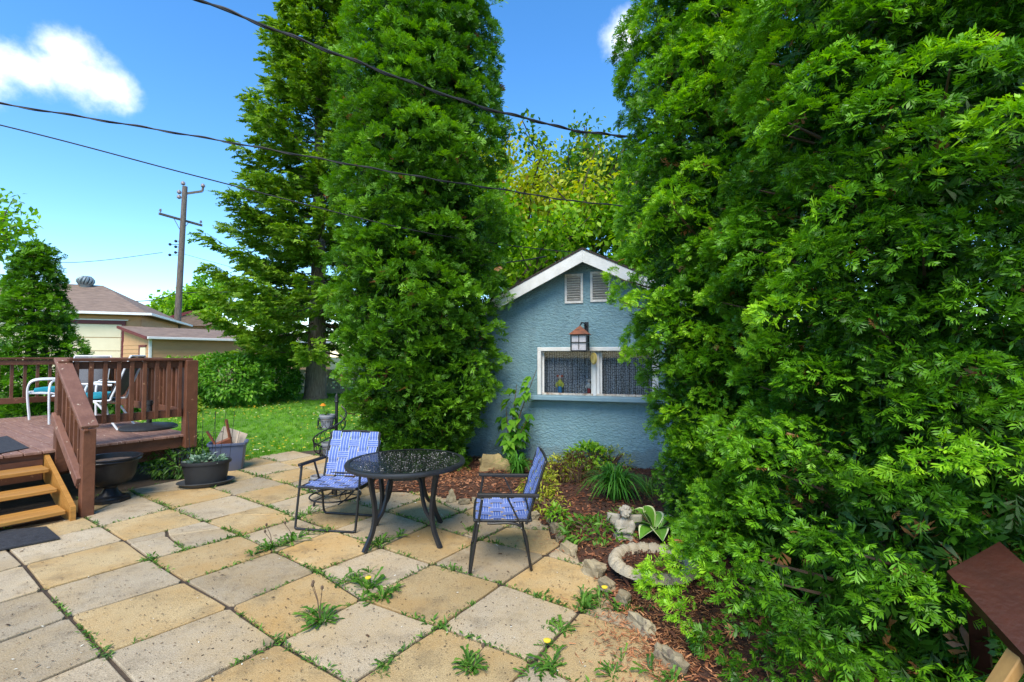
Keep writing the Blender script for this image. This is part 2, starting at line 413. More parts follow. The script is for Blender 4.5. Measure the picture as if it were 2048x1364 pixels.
tag(link('bark_chips', scatter_mesh('bark_chips', chipV, chipF, frames(dirs, nor, r.uniform(.014, .060, len(P))), np.column_stack([P, Z]), v, m_chip)), 'red brown bark chips covering the bed', 'mulch', kind='stuff')

# patio: a soil base that carries the single concrete slabs
patio = thing('patio', None, None); tag(patio, kind='structure')
def slabmat(name, c1, c2, c3):
    m = bpy.data.materials.new(name); n, l, bs = nodes_of(m)
    tc = n.new('ShaderNodeTexCoord'); oi = n.new('ShaderNodeObjectInfo')
    geo = n.new('ShaderNodeNewGeometry')
    def nz(scale, det=6, ro=.6):
        t = n.new('ShaderNodeTexNoise'); t.inputs['Scale'].default_value = scale; t.inputs['Detail'].default_value = det; t.inputs['Roughness'].default_value = ro
        l.new(geo.outputs['Position'], t.inputs['Vector']); return t.outputs[0]
    def mixc(f, a, bcol):
        mx = n.new('ShaderNodeMix'); mx.data_type = 'RGBA'; l.new(f, mx.inputs[0]); l.new(a, mx.inputs[6])
        if isinstance(bcol, tuple): mx.inputs[7].default_value = (*bcol, 1)
        else: l.new(bcol, mx.inputs[7])
        return mx.outputs[2]
    base = ramp(n, l, nz(1.7, 4), [(.3, c2), (.7, c1)])
    fine = ramp(n, l, nz(170, 3), [(.30, (.58, .56, .52)), (.62, (1.12, 1.10, 1.06))])
    mu = n.new('ShaderNodeMix'); mu.data_type = 'RGBA'; mu.blend_type = 'MULTIPLY'; mu.inputs[0].default_value = 1; l.new(base, mu.inputs[6]); l.new(fine, mu.inputs[7]); base = mu.outputs[2]
    # rusty and mossy dirt in patches of its own shape, aggregate pits
    base = mixc(ramp(n, l, nz(.9, 7, .7), [(.44, (0, 0, 0)), (.66, (.75, .75, .75))]), base, c3)
    base = mixc(ramp(n, l, nz(3.2, 7, .72), [(.52, (0, 0, 0)), (.72, (.62, .62, .62))]), base, (.13, .10, .06))
    base = mixc(ramp(n, l, nz(14, 6, .75), [(.56, (0, 0, 0)), (.70, (.5, .5, .5))]), base, (.15, .11, .07))
    vo = n.new('ShaderNodeTexVoronoi'); vo.inputs['Scale'].default_value = 55; l.new(geo.outputs['Position'], vo.inputs['Vector'])
    gate = n.new('ShaderNodeMath'); gate.operation = 'MULTIPLY'
    l.new(ramp(n, l, vo.outputs['Distance'], [(.10, (1, 1, 1)), (.22, (0, 0, 0))]), gate.inputs[0]); l.new(ramp(n, l, nz(9, 3), [(.52, (0, 0, 0)), (.6, (1, 1, 1))]), gate.inputs[1])
    base = mixc(gate.outputs[0], base, (.13, .10, .07))
    h = n.new('ShaderNodeHueSaturation'); mr = n.new('ShaderNodeMapRange'); mr.inputs['To Min'].default_value = .80; mr.inputs['To Max'].default_value = 1.12
    l.new(oi.outputs['Random'], mr.inputs['Value']); l.new(mr.outputs[0], h.inputs['Value']); l.new(base, h.inputs['Color']); l.new(h.outputs[0], bs.inputs['Base Color'])
    bs.inputs['Roughness'].default_value = .82; bs.inputs['Specular IOR Level'].default_value = .3
    ad = n.new('ShaderNodeMath'); ad.operation = 'SUBTRACT'; l.new(nz(130, 5), ad.inputs[0]); l.new(gate.outputs[0], ad.inputs[1])
    bp = n.new('ShaderNodeBump'); bp.inputs['Strength'].default_value = .75; bp.inputs['Distance'].default_value = .006; l.new(ad.outputs[0], bp.inputs['Height']); l.new(bp.outputs[0], bs.inputs['Normal'])
    return m
m_gray = slabmat('slab_grey', (.51, .425, .30), (.40, .32, .215), (.45, .31, .14))
m_yel = slabmat('slab_buff', (.53, .40, .215), (.43, .305, .145), (.45, .255, .075))
EDGES = []          # joints, for the weeds
def slab(corners, m, gap=.007, seed=0):
    rr = random.Random(seed); c = sum((Vector(p) for p in corners), Vector()) / len(corners); pts = []
    n = len(corners)
    for i in range(n):
        p, q = Vector(corners[i]), Vector(corners[(i + 1) % n])
        EDGES.append((p.copy(), q.copy()))
        for t in (.035, .3, .68, .965):
            w = p.lerp(q, t); d = (c - w); d.z = 0; L = d.length
            cr = .012 if t in (.035, .965) else 0
            w = w + d.normalized() * (gap * 1.25 + rr.uniform(0, .006) + cr * .3); w.z = 0; pts.append(w)
    tilt = Vector((rr.uniform(-.009, .009), rr.uniform(-.009, .009), 0)); z0 = rr.uniform(-.004, .003)
    def zz(w, dz): return Vector((w.x, w.y, z0 + dz + (w - c).dot(tilt)))
    N = len(pts); V = []
    for inset, dz in ((.007, 0), (.002, -.002), (0, -.007), (0, -.05)):
        for w in pts:
            d = (c - w); d.z = 0; V.append(zz(w + d.normalized() * inset, dz))
    Fs = [tuple(range(N))]
    for rg in range(3):
        for i in range(N): Fs.append((rg * N + i, rg * N + (i + 1) % N, (rg + 1) * N + (i + 1) % N, (rg + 1) * N + i))
    bb = MB(); bb.add(V, Fs); return bb.build('slab', m, patio, smooth=False)
KMIN = {-3: -3, -2: -2, -1: -2, 0: -2, 1: -3, 2: -3, 3: -3, 4: -4, 5: -4, 6: -3, 7: -3}
CELLS = []
for j in range(-3, 8):
    for k in range(KMIN[j], 9):
        ctr = lattice(j + .5, k + .5)
        if ctr.y < .9 or ctr.y < .55 * abs(ctr.x) - .5: continue
        if inside((ctr.x, ctr.y), BED) and min(seg_dist((ctr.x, ctr.y), BED[i], BED[i + 1]) for i in range(len(BED) - 1)) > .42: continue
        if ctr.x > 1.3: continue
        CELLS.append((j, k))
for (j, k) in CELLS:
    m = m_gray if (j + k) % 2 else m_yel
    if j == -1 and k >= -1: m = m_gray
    P4 = [node(j, k), node(j + 1, k), node(j + 1, k + 1), node(j, k + 1)]
    if (j, k) == (1, 0):        # the cracked slab lies in three pieces
        A, B_, C_, D_ = P4
        t1 = A.lerp(D_, .18); s1 = A.lerp(B_, .42).lerp(D_.lerp(C_, .42), .28); s2 = D_.lerp(C_, .36); e1 = B_.lerp(C_, .55)
        slab([A, A.lerp(B_, .5), s1, t1], m, .008, 901); slab([t1, s1, s2, D_], m, .008, 902); slab([A.lerp(B_, .5), B_, e1, s1], m, .006, 903); slab([s1, e1, C_, s2], m, .006, 904)
    elif (j, k) == (2, 1 - 1):  # one with a hairline crack across
        A, B_, C_, D_ = P4
        slab([A, B_, B_.lerp(C_, .75), A.lerp(B_, .35)], m, .009, 905); slab([A.lerp(B_, .35), B_.lerp(C_, .75), C_, D_], m, .004, 906) if False else slab(P4, m, seed=99)
    else: slab(P4, m, seed=(j + 9) * 31 + k)

# small weeds in the joints
m_weed = leafmat('weed_leaf', [(0, (.03, .09, .012)), (.5, (.08, .20, .02)), (1, (.17, .32, .04))], trans=.3)
r = np.random.default_rng(21); P = []
seen = set()
for (p, q) in EDGES:
    key = tuple(sorted(((round(p.x, 1), round(p.y, 1)), (round(q.x, 1), round(q.y, 1)))))
    if key in seen: continue
    seen.add(key); L = (q - p).length
    along2 = abs((q - p).normalized().dot(E2)) > .8           # the long joints grow most
    for s in range(int(L / .006)):
        w = p.lerp(q, r.random())
        if w.y > 9 or w.y < 1.5 or inside(w, BED): continue
        nv = noise.noise((w.x * 2.3, w.y * 2.3, 1.7)) + .5 * noise.noise((w.x * 7, w.y * 7, 4)) + (.28 if along2 else -.12) - (.5 if (w.x < -2.9 and w.y < 4.4) or (w.x < -1.7 and w.y < 3.4) else 0)
        if nv > -.04: P += [(w.x + r.normal(0, .008 + .012 * nv), w.y + r.normal(0, .008 + .012 * nv), r.uniform(-.012, .004), nv)] * 1
P = np.array(P); a = r.uniform(0, 6.28, len(P)); el = r.uniform(.1, 1.1, len(P))
dirs = np.stack([np.cos(a) * np.cos(el), np.sin(a) * np.cos(el), np.sin(el)], 1)
tag(link('joint_weeds', scatter_mesh('joint_weeds', LEAF_NARROW[0], LEAF_NARROW[1], frames(dirs, np.tile([0, 0, 1.0], (len(P), 1)) + r.normal(0, .3, (len(P), 3)), r.uniform(.018, .050, len(P)) * (.7 + .7 * np.clip(P[:, 3], 0, 1))), P[:, :3], r.random(len(P)), m_weed)), 'tiny green weeds and moss growing in the slab joints', 'weeds', kind='stuff')
# seed husks, twigs and petals lying on the slabs
r = np.random.default_rng(22); n = 5200; y = 1.9 + 6 * r.random(n) ** 1.6; x = y * r.uniform(-1.12, .45, n)
keep = np.array([not inside((a_, b_), BED) and not inside((a_, b_), LAWN) for a_, b_ in zip(x, y)]); x, y = x[keep], y[keep]; n = len(x)
a = r.uniform(0, 6.28, n); dirs = np.stack([np.cos(a), np.sin(a), r.normal(0, .06, n)], 1)
sc = r.uniform(.006, .017, n) * np.where(r.random(n) < .03, 2.2, 1)
huskV = np.array([(-.15, 0, 0), (.15, .05, .04), (.2, .8, .03), (-.1, 1, 0), (0, .5, .16)])
m_husk = leafmat('seed_husk', [(0, (.03, .018, .01)), (.7, (.11, .06, .03)), (.93, (.2, .12, .06)), (.96, (.75, .72, .6)), (1, (.8, .78, .66))], trans=0, rough=.9)
tag(link('seed_litter', scatter_mesh('seed_litter', huskV, chipF, frames(dirs, np.tile([0, 0, 1.0], (n, 1)) + r.normal(0, .15, (n, 3)), sc), np.stack([x, y, np.full(n, .006)], 1), r.random(n), m_husk)), 'dry seed husks, twigs and petals littering the slabs', 'litter', kind='stuff')

# orange dead cedar litter along the edging
r = np.random.default_rng(61); P = []
for (cx, cy, sp_, nn_) in ((1330, 1235, .22, 900), (1300, 1290, .16, 700), (1370, 1350, .2, 700), (1180, 1090, .2, 250), (900, 965, .35, 900), (1250, 1215, .1, 250), (1090, 1030, .2, 200)):
    c = G(cx, cy); q = np.stack([c.x + r.normal(0, sp_, nn_), c.y + r.normal(0, sp_, nn_)], 1); P.append(q)
P = np.concatenate(P); Z = np.array([(bed_z(x, y) if inside((x, y), BED) else .002) for x, y in P]) + r.uniform(.004, .022, len(P)); n = len(P); a = r.uniform(0, 6.28, n)
litV = np.array([(-.09, 0, 0), (.09, .1, .0), (.05, 1, .03), (-.05, .9, .06), (0, .5, .1)])
tag(link('cedar_litter', scatter_mesh('cedar_litter', litV, chipF, frames(np.stack([np.cos(a), np.sin(a), r.normal(0, .3, n)], 1), np.tile([0, 0, 1.0], (n, 1)) + r.normal(0, .4, (n, 3)), r.uniform(.015, .045, n)), np.column_stack([P, Z]), np.clip(r.normal(.6, .3, n), 0, 1), leafmat('dead_frond', [(0, (.13, .05, .025)), (.5, (.34, .13, .05)), (1, (.52, .26, .12))], trans=0, rough=.85))), 'orange brown dead cedar fronds shed over the bed edge', 'litter', kind='stuff')

# ================================================================== TREES AND SHRUBS
m_bark = mat('bark', (.15, .11, .08), (.05, .035, .026), scale=9, rough=.95, bump=1, bscale=22, stretch=(3, 3, .5))
m_bark_grey = mat('bark_grey', (.26, .21, .15), (.09, .07, .05), scale=11, rough=.95, bump=1, bscale=16, stretch=(3, 3, .35))
m_twig = mat('twig', (.14, .09, .055), (.07, .045, .03), rough=.9)
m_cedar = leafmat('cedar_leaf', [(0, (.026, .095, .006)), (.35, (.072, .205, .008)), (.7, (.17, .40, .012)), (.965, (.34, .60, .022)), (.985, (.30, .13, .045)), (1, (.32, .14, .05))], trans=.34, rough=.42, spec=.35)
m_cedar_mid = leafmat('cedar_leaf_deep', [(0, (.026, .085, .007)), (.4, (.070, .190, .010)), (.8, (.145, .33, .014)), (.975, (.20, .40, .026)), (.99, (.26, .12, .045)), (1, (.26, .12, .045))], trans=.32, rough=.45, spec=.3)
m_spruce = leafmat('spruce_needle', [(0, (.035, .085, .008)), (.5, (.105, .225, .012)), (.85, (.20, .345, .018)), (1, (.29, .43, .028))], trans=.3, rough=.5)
CAMP = Vector((0, 0, 1.6))
def cedar(label, loc, Hh, Rf, pads, per, flen, tmpl, seed, leaf, lift, padsize, zmax, zvis, hang=-.25, gap2=.03, inner=9000, group=None, bare=(), name='cedar_tree'):
    r = np.random.default_rng(seed); loc = Vector(loc)
    tree = thing(name, label, 'tree', loc, group=group)
    tk = MB()
    for s in range(3):
        a = s * 2.1 + seed; rad = .16 - .03 * s; pts = []
        for q in range(9):
            t = q / 8; pts.append((math.cos(a) * (.05 + .22 * t) * (1 if s else .4) + .03 * math.sin(q * 1.7 + s), math.sin(a) * (.05 + .22 * t) * (1 if s else .4), -.05 + t * Hh * (.96 - .12 * s)))
        tk.tube(pts, [rad * (1 - .85 * q / 8) for q in range(9)], 9)
    trunk = tk.build('trunk', m_bark, tree, smooth=True)
    cam_th = math.atan2(-loc.y, -loc.x)
    lb = MB(); POS = []; DIR = []; NOR = []; SC = []; VV = []
    taken = []; p = 0; tries = 0
    while p < pads and tries < pads * 14:
        tries += 1; deep = p % 5 == 0
        z = zvis * r.random() if r.random() < .88 else r.uniform(zvis, zmax); th = cam_th + (r.normal(0, .85) if r.random() < .86 else r.uniform(-3.14, 3.14))
        Rz = Rf(z, th)
        if Rz <= .05: continue
        if any(abs(((th - bt + 3.14159) % 6.28318) - 3.14159) < bw and bz0 < z < bz1 for bt, bw, bz0, bz1 in bare) and r.random() < .97: continue
        o = np.array([math.cos(th), math.sin(th), 0]); lump = .8 * noise.noise((o[0] * 2.0 + seed, o[1] * 2.0, z * 2.2)) + .8 * noise.noise((o[0] * 4.2 + seed, o[1] * 4.2, z * 5.0))
        rr = Rz * (1 + (.24 if z > .9 else .14) * lump) * (r.uniform(.5, .75) if deep else r.uniform(.88, 1.03)); q = np.array([o[0] * rr, o[1] * rr, z * 1.9])
        if not deep:                                    # keep the pads of foliage apart, so that the dark inside shows between them
            if any((q[0] - w[0]) ** 2 + (q[1] - w[1]) ** 2 + (q[2] - w[2]) ** 2 < gap2 * (w[3]) for w in taken): 
                if r.random() < .95: continue
        wx, wy = loc.x + o[0] * rr, loc.y + o[1] * rr
        if (wy < .3 or wx / wy > 1.22) and r.random() < .75: p += 1; continue      # beyond the right edge of the view: sparser
        size = padsize * r.uniform(.6, 1.4); p += 1
        if not deep: taken.append((q[0], q[1], q[2], (size / padsize) ** 2))
        lf = lift * r.uniform(.4, 1.5); of = nrm(o + np.array([0, 0, lf])); t = np.array([-o[1], o[0], 0]); u = np.cross(of, t); u = u if u[2] > 0 else -u
        roll = r.normal(0, .25); t, u = t * math.cos(roll) + u * math.sin(roll), u * math.cos(roll) - t * math.sin(roll)
        c = o * (rr - .45 * size) + np.array([0, 0, z]); n = max(6, int(per * (size / padsize) ** 1.6 * (.5 if deep else 1)))
        phi = r.normal(0, .80, n); psi = np.clip(r.normal(.30, .42, n), -.45, 1.4); jr = r.uniform(.72, 1.08, n)
        rad = of * np.cos(phi)[:, None] + t * np.sin(phi)[:, None]
        pos = c + (of * (np.cos(phi) * np.cos(psi) * .55)[:, None] + t * (np.sin(phi) * np.cos(psi) * .62)[:, None] + u * (np.sin(psi) * .36)[:, None]) * (size * jr)[:, None]
        d = rad + u * (np.sin(psi) * .7)[:, None] + r.normal(0, .38, (n, 3)) + np.array([0, 0, hang])
        nn = u * (.55 + .5 * np.sin(psi))[:, None] + rad * .6 + r.normal(0, .42, (n, 3))
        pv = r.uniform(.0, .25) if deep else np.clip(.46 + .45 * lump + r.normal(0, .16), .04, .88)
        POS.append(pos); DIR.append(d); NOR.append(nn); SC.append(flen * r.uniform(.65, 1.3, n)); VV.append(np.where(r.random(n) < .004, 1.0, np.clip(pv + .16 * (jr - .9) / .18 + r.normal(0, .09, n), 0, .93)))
        if p % 3 == 0:
            lb.tube([(0, 0, max(.1, z - rr * lf * .8)), tuple(c * np.array([.6, .6, 1]) - np.array([0, 0, .12 * rr])), tuple(c)], [.02, .012, .004], 4)
    # old foliage and dead brown twigs inside, coloured dark to deepen the shade there
    n = inner; z = r.uniform(.05, min(zmax, zvis * 1.15), n); th = cam_th + r.normal(0, 1.25, n); rr = np.array([Rf(a_, b_) for a_, b_ in zip(z, th)]) * r.uniform(.30, .66, n)
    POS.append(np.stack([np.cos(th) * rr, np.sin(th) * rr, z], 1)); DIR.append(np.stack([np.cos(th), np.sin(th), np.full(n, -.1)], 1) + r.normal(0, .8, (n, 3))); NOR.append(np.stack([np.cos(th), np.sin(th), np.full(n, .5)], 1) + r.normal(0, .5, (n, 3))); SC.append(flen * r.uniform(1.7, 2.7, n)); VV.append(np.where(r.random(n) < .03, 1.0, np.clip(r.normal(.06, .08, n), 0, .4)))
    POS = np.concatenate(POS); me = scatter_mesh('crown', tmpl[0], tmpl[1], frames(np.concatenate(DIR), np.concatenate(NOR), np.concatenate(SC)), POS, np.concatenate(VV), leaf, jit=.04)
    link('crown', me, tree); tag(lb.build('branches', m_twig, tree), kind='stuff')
    return tree

# the tall clipped cedar before the shed corner
def R_mid(z, th):
    pr = np.interp(z, [.25, .5, 1.0, 1.6, 2.4, 4.0, 5.5, 6.8, 8.0, 8.8, 9.3], [.66, .82, .97, 1.10, 1.20, 1.20, 1.12, .97, .66, .35, .05]); return float(pr)
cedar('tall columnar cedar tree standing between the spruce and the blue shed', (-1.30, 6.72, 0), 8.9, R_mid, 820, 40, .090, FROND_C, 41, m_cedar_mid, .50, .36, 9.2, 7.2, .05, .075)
# the two cedars on the right
def R_left(z, th): return float(np.interp(z, [.05, .3, .8, 1.4, 2.2, 3.2, 4.2, 5.2, 6.0, 6.6], [.40, .50, .58, .68, .84, .88, .84, .66, .36, .05]))
def R_right(z, th):
    dth = abs(((th - 3.25 + 3.14159) % 6.28318) - 3.14159); f = math.exp(-(dth / .9) ** 2)
    a = float(np.interp(z, [.0, .3, .55, .85, 1.3, 2.2, 3.4, 4.6, 5.8, 6.6], [1.20, 1.16, 1.08, 1.02, 1.00, 1.06, 1.02, .82, .45, .05]))
    return a + f * float(np.interp(z, [0, .1, .5, .85, 1.2], [.36, .38, .28, .10, 0]))
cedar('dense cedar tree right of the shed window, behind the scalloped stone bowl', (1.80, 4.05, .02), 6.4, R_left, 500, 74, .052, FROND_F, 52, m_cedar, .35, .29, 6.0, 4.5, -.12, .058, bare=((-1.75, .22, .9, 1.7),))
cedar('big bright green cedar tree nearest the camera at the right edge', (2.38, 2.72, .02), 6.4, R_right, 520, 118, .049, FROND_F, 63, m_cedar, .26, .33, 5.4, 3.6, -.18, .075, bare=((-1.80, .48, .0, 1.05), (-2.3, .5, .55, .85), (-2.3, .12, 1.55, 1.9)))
# small cedar behind the deck at the left edge
def R_small(z, th):
    return float(np.interp(z, [.2, .8, 1.5, 2.1, 2.6, 3.1, 3.6, 4.0], [.78, .90, .80, .66, .68, .50, .36, .05])) * (1 + .18 * math.sin(3 * th + z * 4))
cedar('ragged small cedar tree behind the far deck railing', tuple(G(62, 850)[:2]) + (-.02,), 4.0, R_small, 210, 34, .13, FROND_C, 74, m_cedar_mid, .45, .50, 4.0, 4.0, .0, .08, inner=160)

# spruce
def spruce(label, loc, Hh, seed):
    r = np.random.default_rng(seed); tree = thing('spruce_tree', label, 'tree', loc)
    MB().tube([(0, 0, -.1), (0, 0, .15), (.02, 0, 1.4), (.05, .02, 5), (0, 0, 10), (.03, 0, Hh)], [.50, .40, .34, .26, .15, .02], 14).build('trunk', m_bark_grey, tree, smooth=True)
    br = MB(); POS = []; DIR = []; NOR = []; SC = []; VV = []
    z = 1.85
    while z < Hh - .3:
        f = (z - 1.3) / (Hh - 1.3); n = 7
        for q in range(n):
            a = r.uniform(0, 6.28); L = (3.55 * (1 - f) ** .72 + .25) * r.uniform(.74, 1.10) * (1 + .22 * noise.noise((math.cos(a) * 1.4, math.sin(a) * 1.4, z * .55 + seed)))
            o = np.array([math.cos(a), math.sin(a), 0]); droop = (.24 - .42 * f) * r.uniform(.6, 1.3)
            K = 7; pts = []
            for k in range(K):
                t = k / (K - 1); pts.append(o * (L * t) + np.array([0, 0, z + L * (-droop * t * (2 - t) + .20 * t ** 3 + .08 * t)]))
            br.tube([tuple(p) for p in pts], [.035 * (1 - .8 * k / 6) * (1 - .5 * f) for k in range(K)], 4)
            tn = np.array([-o[1], o[0], 0]); m = int(18 + L * 25)
            tt = np.clip(r.beta(1.7, 1.0, m), .12, 1); base = np.array([[np.interp(x, np.linspace(0, 1, K), [p[d] for p in pts]) for d in range(3)] for x in tt])
            side = r.choice([-1.0, 1.0], m); sp = r.uniform(.3, 1.2, m); hang = r.uniform(-.35, .10, m)
            d = o * (1 - .25 * sp)[:, None] + tn * (side * sp)[:, None] + np.array([0, 0, 1.0]) * hang[:, None]
            off = r.random(m) * .36 * L ** .5 * (1.15 - tt * .7)
            base = base + nrm(d) * off[:, None] + np.array([0, 0, -.20]) * (off * r.random(m))[:, None]
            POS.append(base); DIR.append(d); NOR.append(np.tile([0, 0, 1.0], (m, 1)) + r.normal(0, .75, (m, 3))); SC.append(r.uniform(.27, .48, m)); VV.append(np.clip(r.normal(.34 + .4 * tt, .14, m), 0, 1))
        z += .27 + .10 * r.random()
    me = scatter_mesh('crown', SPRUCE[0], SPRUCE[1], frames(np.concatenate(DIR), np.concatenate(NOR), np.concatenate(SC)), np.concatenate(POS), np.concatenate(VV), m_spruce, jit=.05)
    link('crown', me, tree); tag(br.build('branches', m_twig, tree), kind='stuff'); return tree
sp = G(628, 797); spruce('tall yellow green spruce tree with drooping boughs in the lawn', (sp.x + .05, sp.y, 0), 17.6, 5)

# broad-leaved trees
def broadleaf(label, loc, height, spread, stops, leaf_size, nleaf, seed, trunk_r=.18, name='broadleaf_tree', narrow=False, first=.22, depth=4, bark=None):
    rr = random.Random(seed); tree = thing(name, label, 'tree', loc); tk = MB(); lim = MB(); tips = []
    def grow(p, d, L, rad, dep):
        q = p + d * L; mid = p.lerp(q, .5) + Vector((rr.uniform(-1, 1), rr.uniform(-1, 1), rr.uniform(-.3, .3))) * L * .06
        (tk if dep == 0 else lim).tube([p, mid, q], [rad, rad * .85, rad * .66], 6 if dep < 2 else 4, cap=False)
        if dep >= 2: tips.append((p, q, dep))
        if dep < depth:
            for c in range(3 if dep else 4):
                ax = Vector((rr.uniform(-1, 1), rr.uniform(-1, 1), rr.uniform(-.15, .9))).normalized()
                nd = (d * .75 + ax * spread).normalized()
                grow(p.lerp(q, rr.uniform(.55, 1)) if c else q, nd, L * rr.uniform(.62, .86), rad * .6, dep + 1)
    h0 = height * first; L0 = height * .30
    tk.tube([(0, 0, -.1), (.03, 0, h0)], [trunk_r * 1.25, trunk_r], 9, cap=False)
    for c in range(4):
        a = c * 1.6 + seed; grow(Vector((0, 0, h0)), Vector((math.cos(a) * spread * .6, math.sin(a) * spread * .6, 1)).normalized(), L0 * rr.uniform(.8, 1.15), trunk_r * .62, 1)
    tk.build('trunk', bark or m_bark, tree, smooth=True); lim.build('branches', bark or m_bark, tree)
    r = np.random.default_rng(seed); A = np.array([t[0] for t in tips]); B_ = np.array([t[1] for t in tips]); dp = np.array([t[2] for t in tips], float)
    i = r.choice(len(tips), nleaf, p=(dp - 1.5) / (dp - 1.5).sum()); t = r.random(nleaf)[:, None]
    pos = A[i] * (1 - t) + B_[i] * t + r.normal(0, height * .028, (nleaf, 3))
    d = r.normal(0, 1, (nleaf, 3)); d[:, 2] -= .35; nn = np.tile([0, 0, 1.0], (nleaf, 1)) + r.normal(0, .6, (nleaf, 3))
    cl = r.random(len(tips))[i]
    me = scatter_mesh('crown', *LEAF_FAR, frames(d, nn, leaf_size * r.uniform(.6, 1.3, nleaf)), pos, np.clip(cl * .7 + r.random(nleaf) * .35, 0, 1), leafmat(name + str(seed), stops, trans=.45))
    link('crown', me, tree); return tree
YEL = [(0, (.17, .24, .015)), (.5, (.36, .45, .025)), (.85, (.52, .56, .04)), (1, (.50, .34, .06))]
GRN = [(0, (.07, .19, .012)), (.5, (.19, .40, .02)), (1, (.38, .58, .04))]
DRK = [(0, (.025, .075, .012)), (.6, (.07, .17, .02)), (1, (.15, .28, .035))]
broadleaf('yellow green locust tree with thin foliage behind the shed roof', (1.15, 14.2, 0), 9.0, .75, YEL, .15, 15000, 3, .16)
broadleaf('darker green maple tree behind the right slope of the shed roof', (3.6, 15.0, 0), 9.8, .7, DRK, .17, 15000, 14, .2)
broadleaf('bright green leafy tree close behind the left eave of the shed', (-.2, 12.4, 0), 6.0, .8, GRN, .16, 15000, 8, .12)
broadleaf('fresh green box elder leaning over the right side of the shed roof', (3.9, 11.6, 0), 6.3, .8, GRN, .20, 12000, 10, .12)
broadleaf('bright green maple tree behind the garage at the left edge', (-28.6, 21.8, 0), 10.0, .8, GRN, .30, 9000, 23, .2)
broadleaf('distant pale green elm tree behind the utility pole', (-28.5, 43, 0), 9.6, .95, GRN, .40, 9000, 31, .22)
broadleaf('distant tree showing between the pole and the spruce', (-24, 48, 0), 8.6, .9, GRN, .42, 7000, 37, .2)
broadleaf('tall green tree standing behind the right cedars', (8.0, 10.5, 0), 9.0, .8, DRK, .2, 9000, 44, .2)

# shrubs along the lawn
def shrub(name, label, loc, rx, ry, hz, n, leaf, stops, seed, group=None, shape=LEAF, inner=.35, zlow=.04):
    r = np.random.default_rng(seed); s = thing(name, label, 'shrub', loc, group=group); st = MB()
    for k in range(9):
        a = k * .7 + seed; st.tube([(.05 * math.cos(a), .05 * math.sin(a), -.02), (rx * .3 * math.cos(a), ry * .3 * math.sin(a), hz * .45), (rx * .65 * math.cos(a), ry * .65 * math.sin(a), hz * .8)], [.018, .012, .004], 4)
    st.build('stems', m_twig, s)
    d = nrm(r.normal(0, 1, (n, 3))); d[:, 2] = np.where(d[:, 2] < -.8, -d[:, 2], d[:, 2])
    lum = np.array([noise.noise((x * 2.6 + seed, y * 2.6, z * 2.6)) + .5 * noise.noise((x * 6 + seed, y * 6, z * 6)) for x, y, z in d])
    rad = (1 + .22 * lum) * (1 - inner * r.random(n) ** 2.2)
    pos = np.stack([d[:, 0] * rx * rad, d[:, 1] * ry * rad, np.maximum(zlow, hz * .42 + d[:, 2] * hz * np.where(d[:, 2] > 0, .58, .48) * rad)], 1)
    dd = d + r.normal(0, .7, (n, 3)); dd[:, 2] -= .3
    me = scatter_mesh('foliage', shape[0], shape[1], frames(dd, d * .7 + np.array([0, 0, 1.0]) + r.normal(0, .4, (n, 3)), leaf * r.uniform(.6, 1.3, n)), pos, np.clip(.5 + .45 * lum + r.normal(0, .18, n), 0, 1), leafmat(name + '_leaf' + str(seed), stops, trans=.35, rough=.4))
    link('foliage', me, s); return s
HED = [(0, (.03, .11, .010)), (.55, (.085, .25, .016)), (1, (.20, .42, .03))]
p = G(425, 818); shrub('round_shrub', 'light green rounded shrub beside the deck corner post', (p.x, p.y + .9, 0), 1.25, 1.05, 1.62, 9000, .125, [(0, (.035, .12, .012)), (.55, (.10, .27, .02)), (1, (.24, .46, .04))], 1, 'shrubs at the back of the lawn')
p = G(503, 806); shrub('round_shrub', 'darker green rounded shrub left of the spruce trunk', (p.x, p.y + 1.0, 0), 1.15, 1.10, 1.58, 9000, .12, HED, 2, 'shrubs at the back of the lawn')
p = G(690, 795); shrub('round_shrub', 'low dark shrub in the shade right of the spruce trunk', (p.x + 1.25, p.y + .6, 0), 1.0, .6, .85, 3000, .15, DRK, 3)
p = G(350, 800); shrub('round_shrub', 'sunlit shrub with tall shoots behind the deck railing', (p.x - .6, p.y + 1.2, 0), 1.3, 1.0, 1.5, 4000, .15, [(0, (.05, .15, .012)), (1, (.30, .48, .05))], 4)
p = G(150, 838); shrub('round_shrub', 'low leafy shrub under the far deck railing', (p.x, p.y + .7, 0), 1.3, .7, .75, 3500, .13, HED, 6)
p = G(300, 830); shrub('round_shrub', 'yellow green low perennial clump seen through the balusters', (p.x, p.y + .6, 0), .9, .5, .5, 2000, .12, [(0, (.08, .2, .015)), (1, (.40, .5, .05))], 7)
p = G(318, 965); shrub('leafy_weed_clump', 'dark leafy weeds growing under the deck edge', (p.x - .05, p.y + .45, -.03), .42, .35, .48, 1500, .075, DRK, 8, shape=LEAF_NARROW)

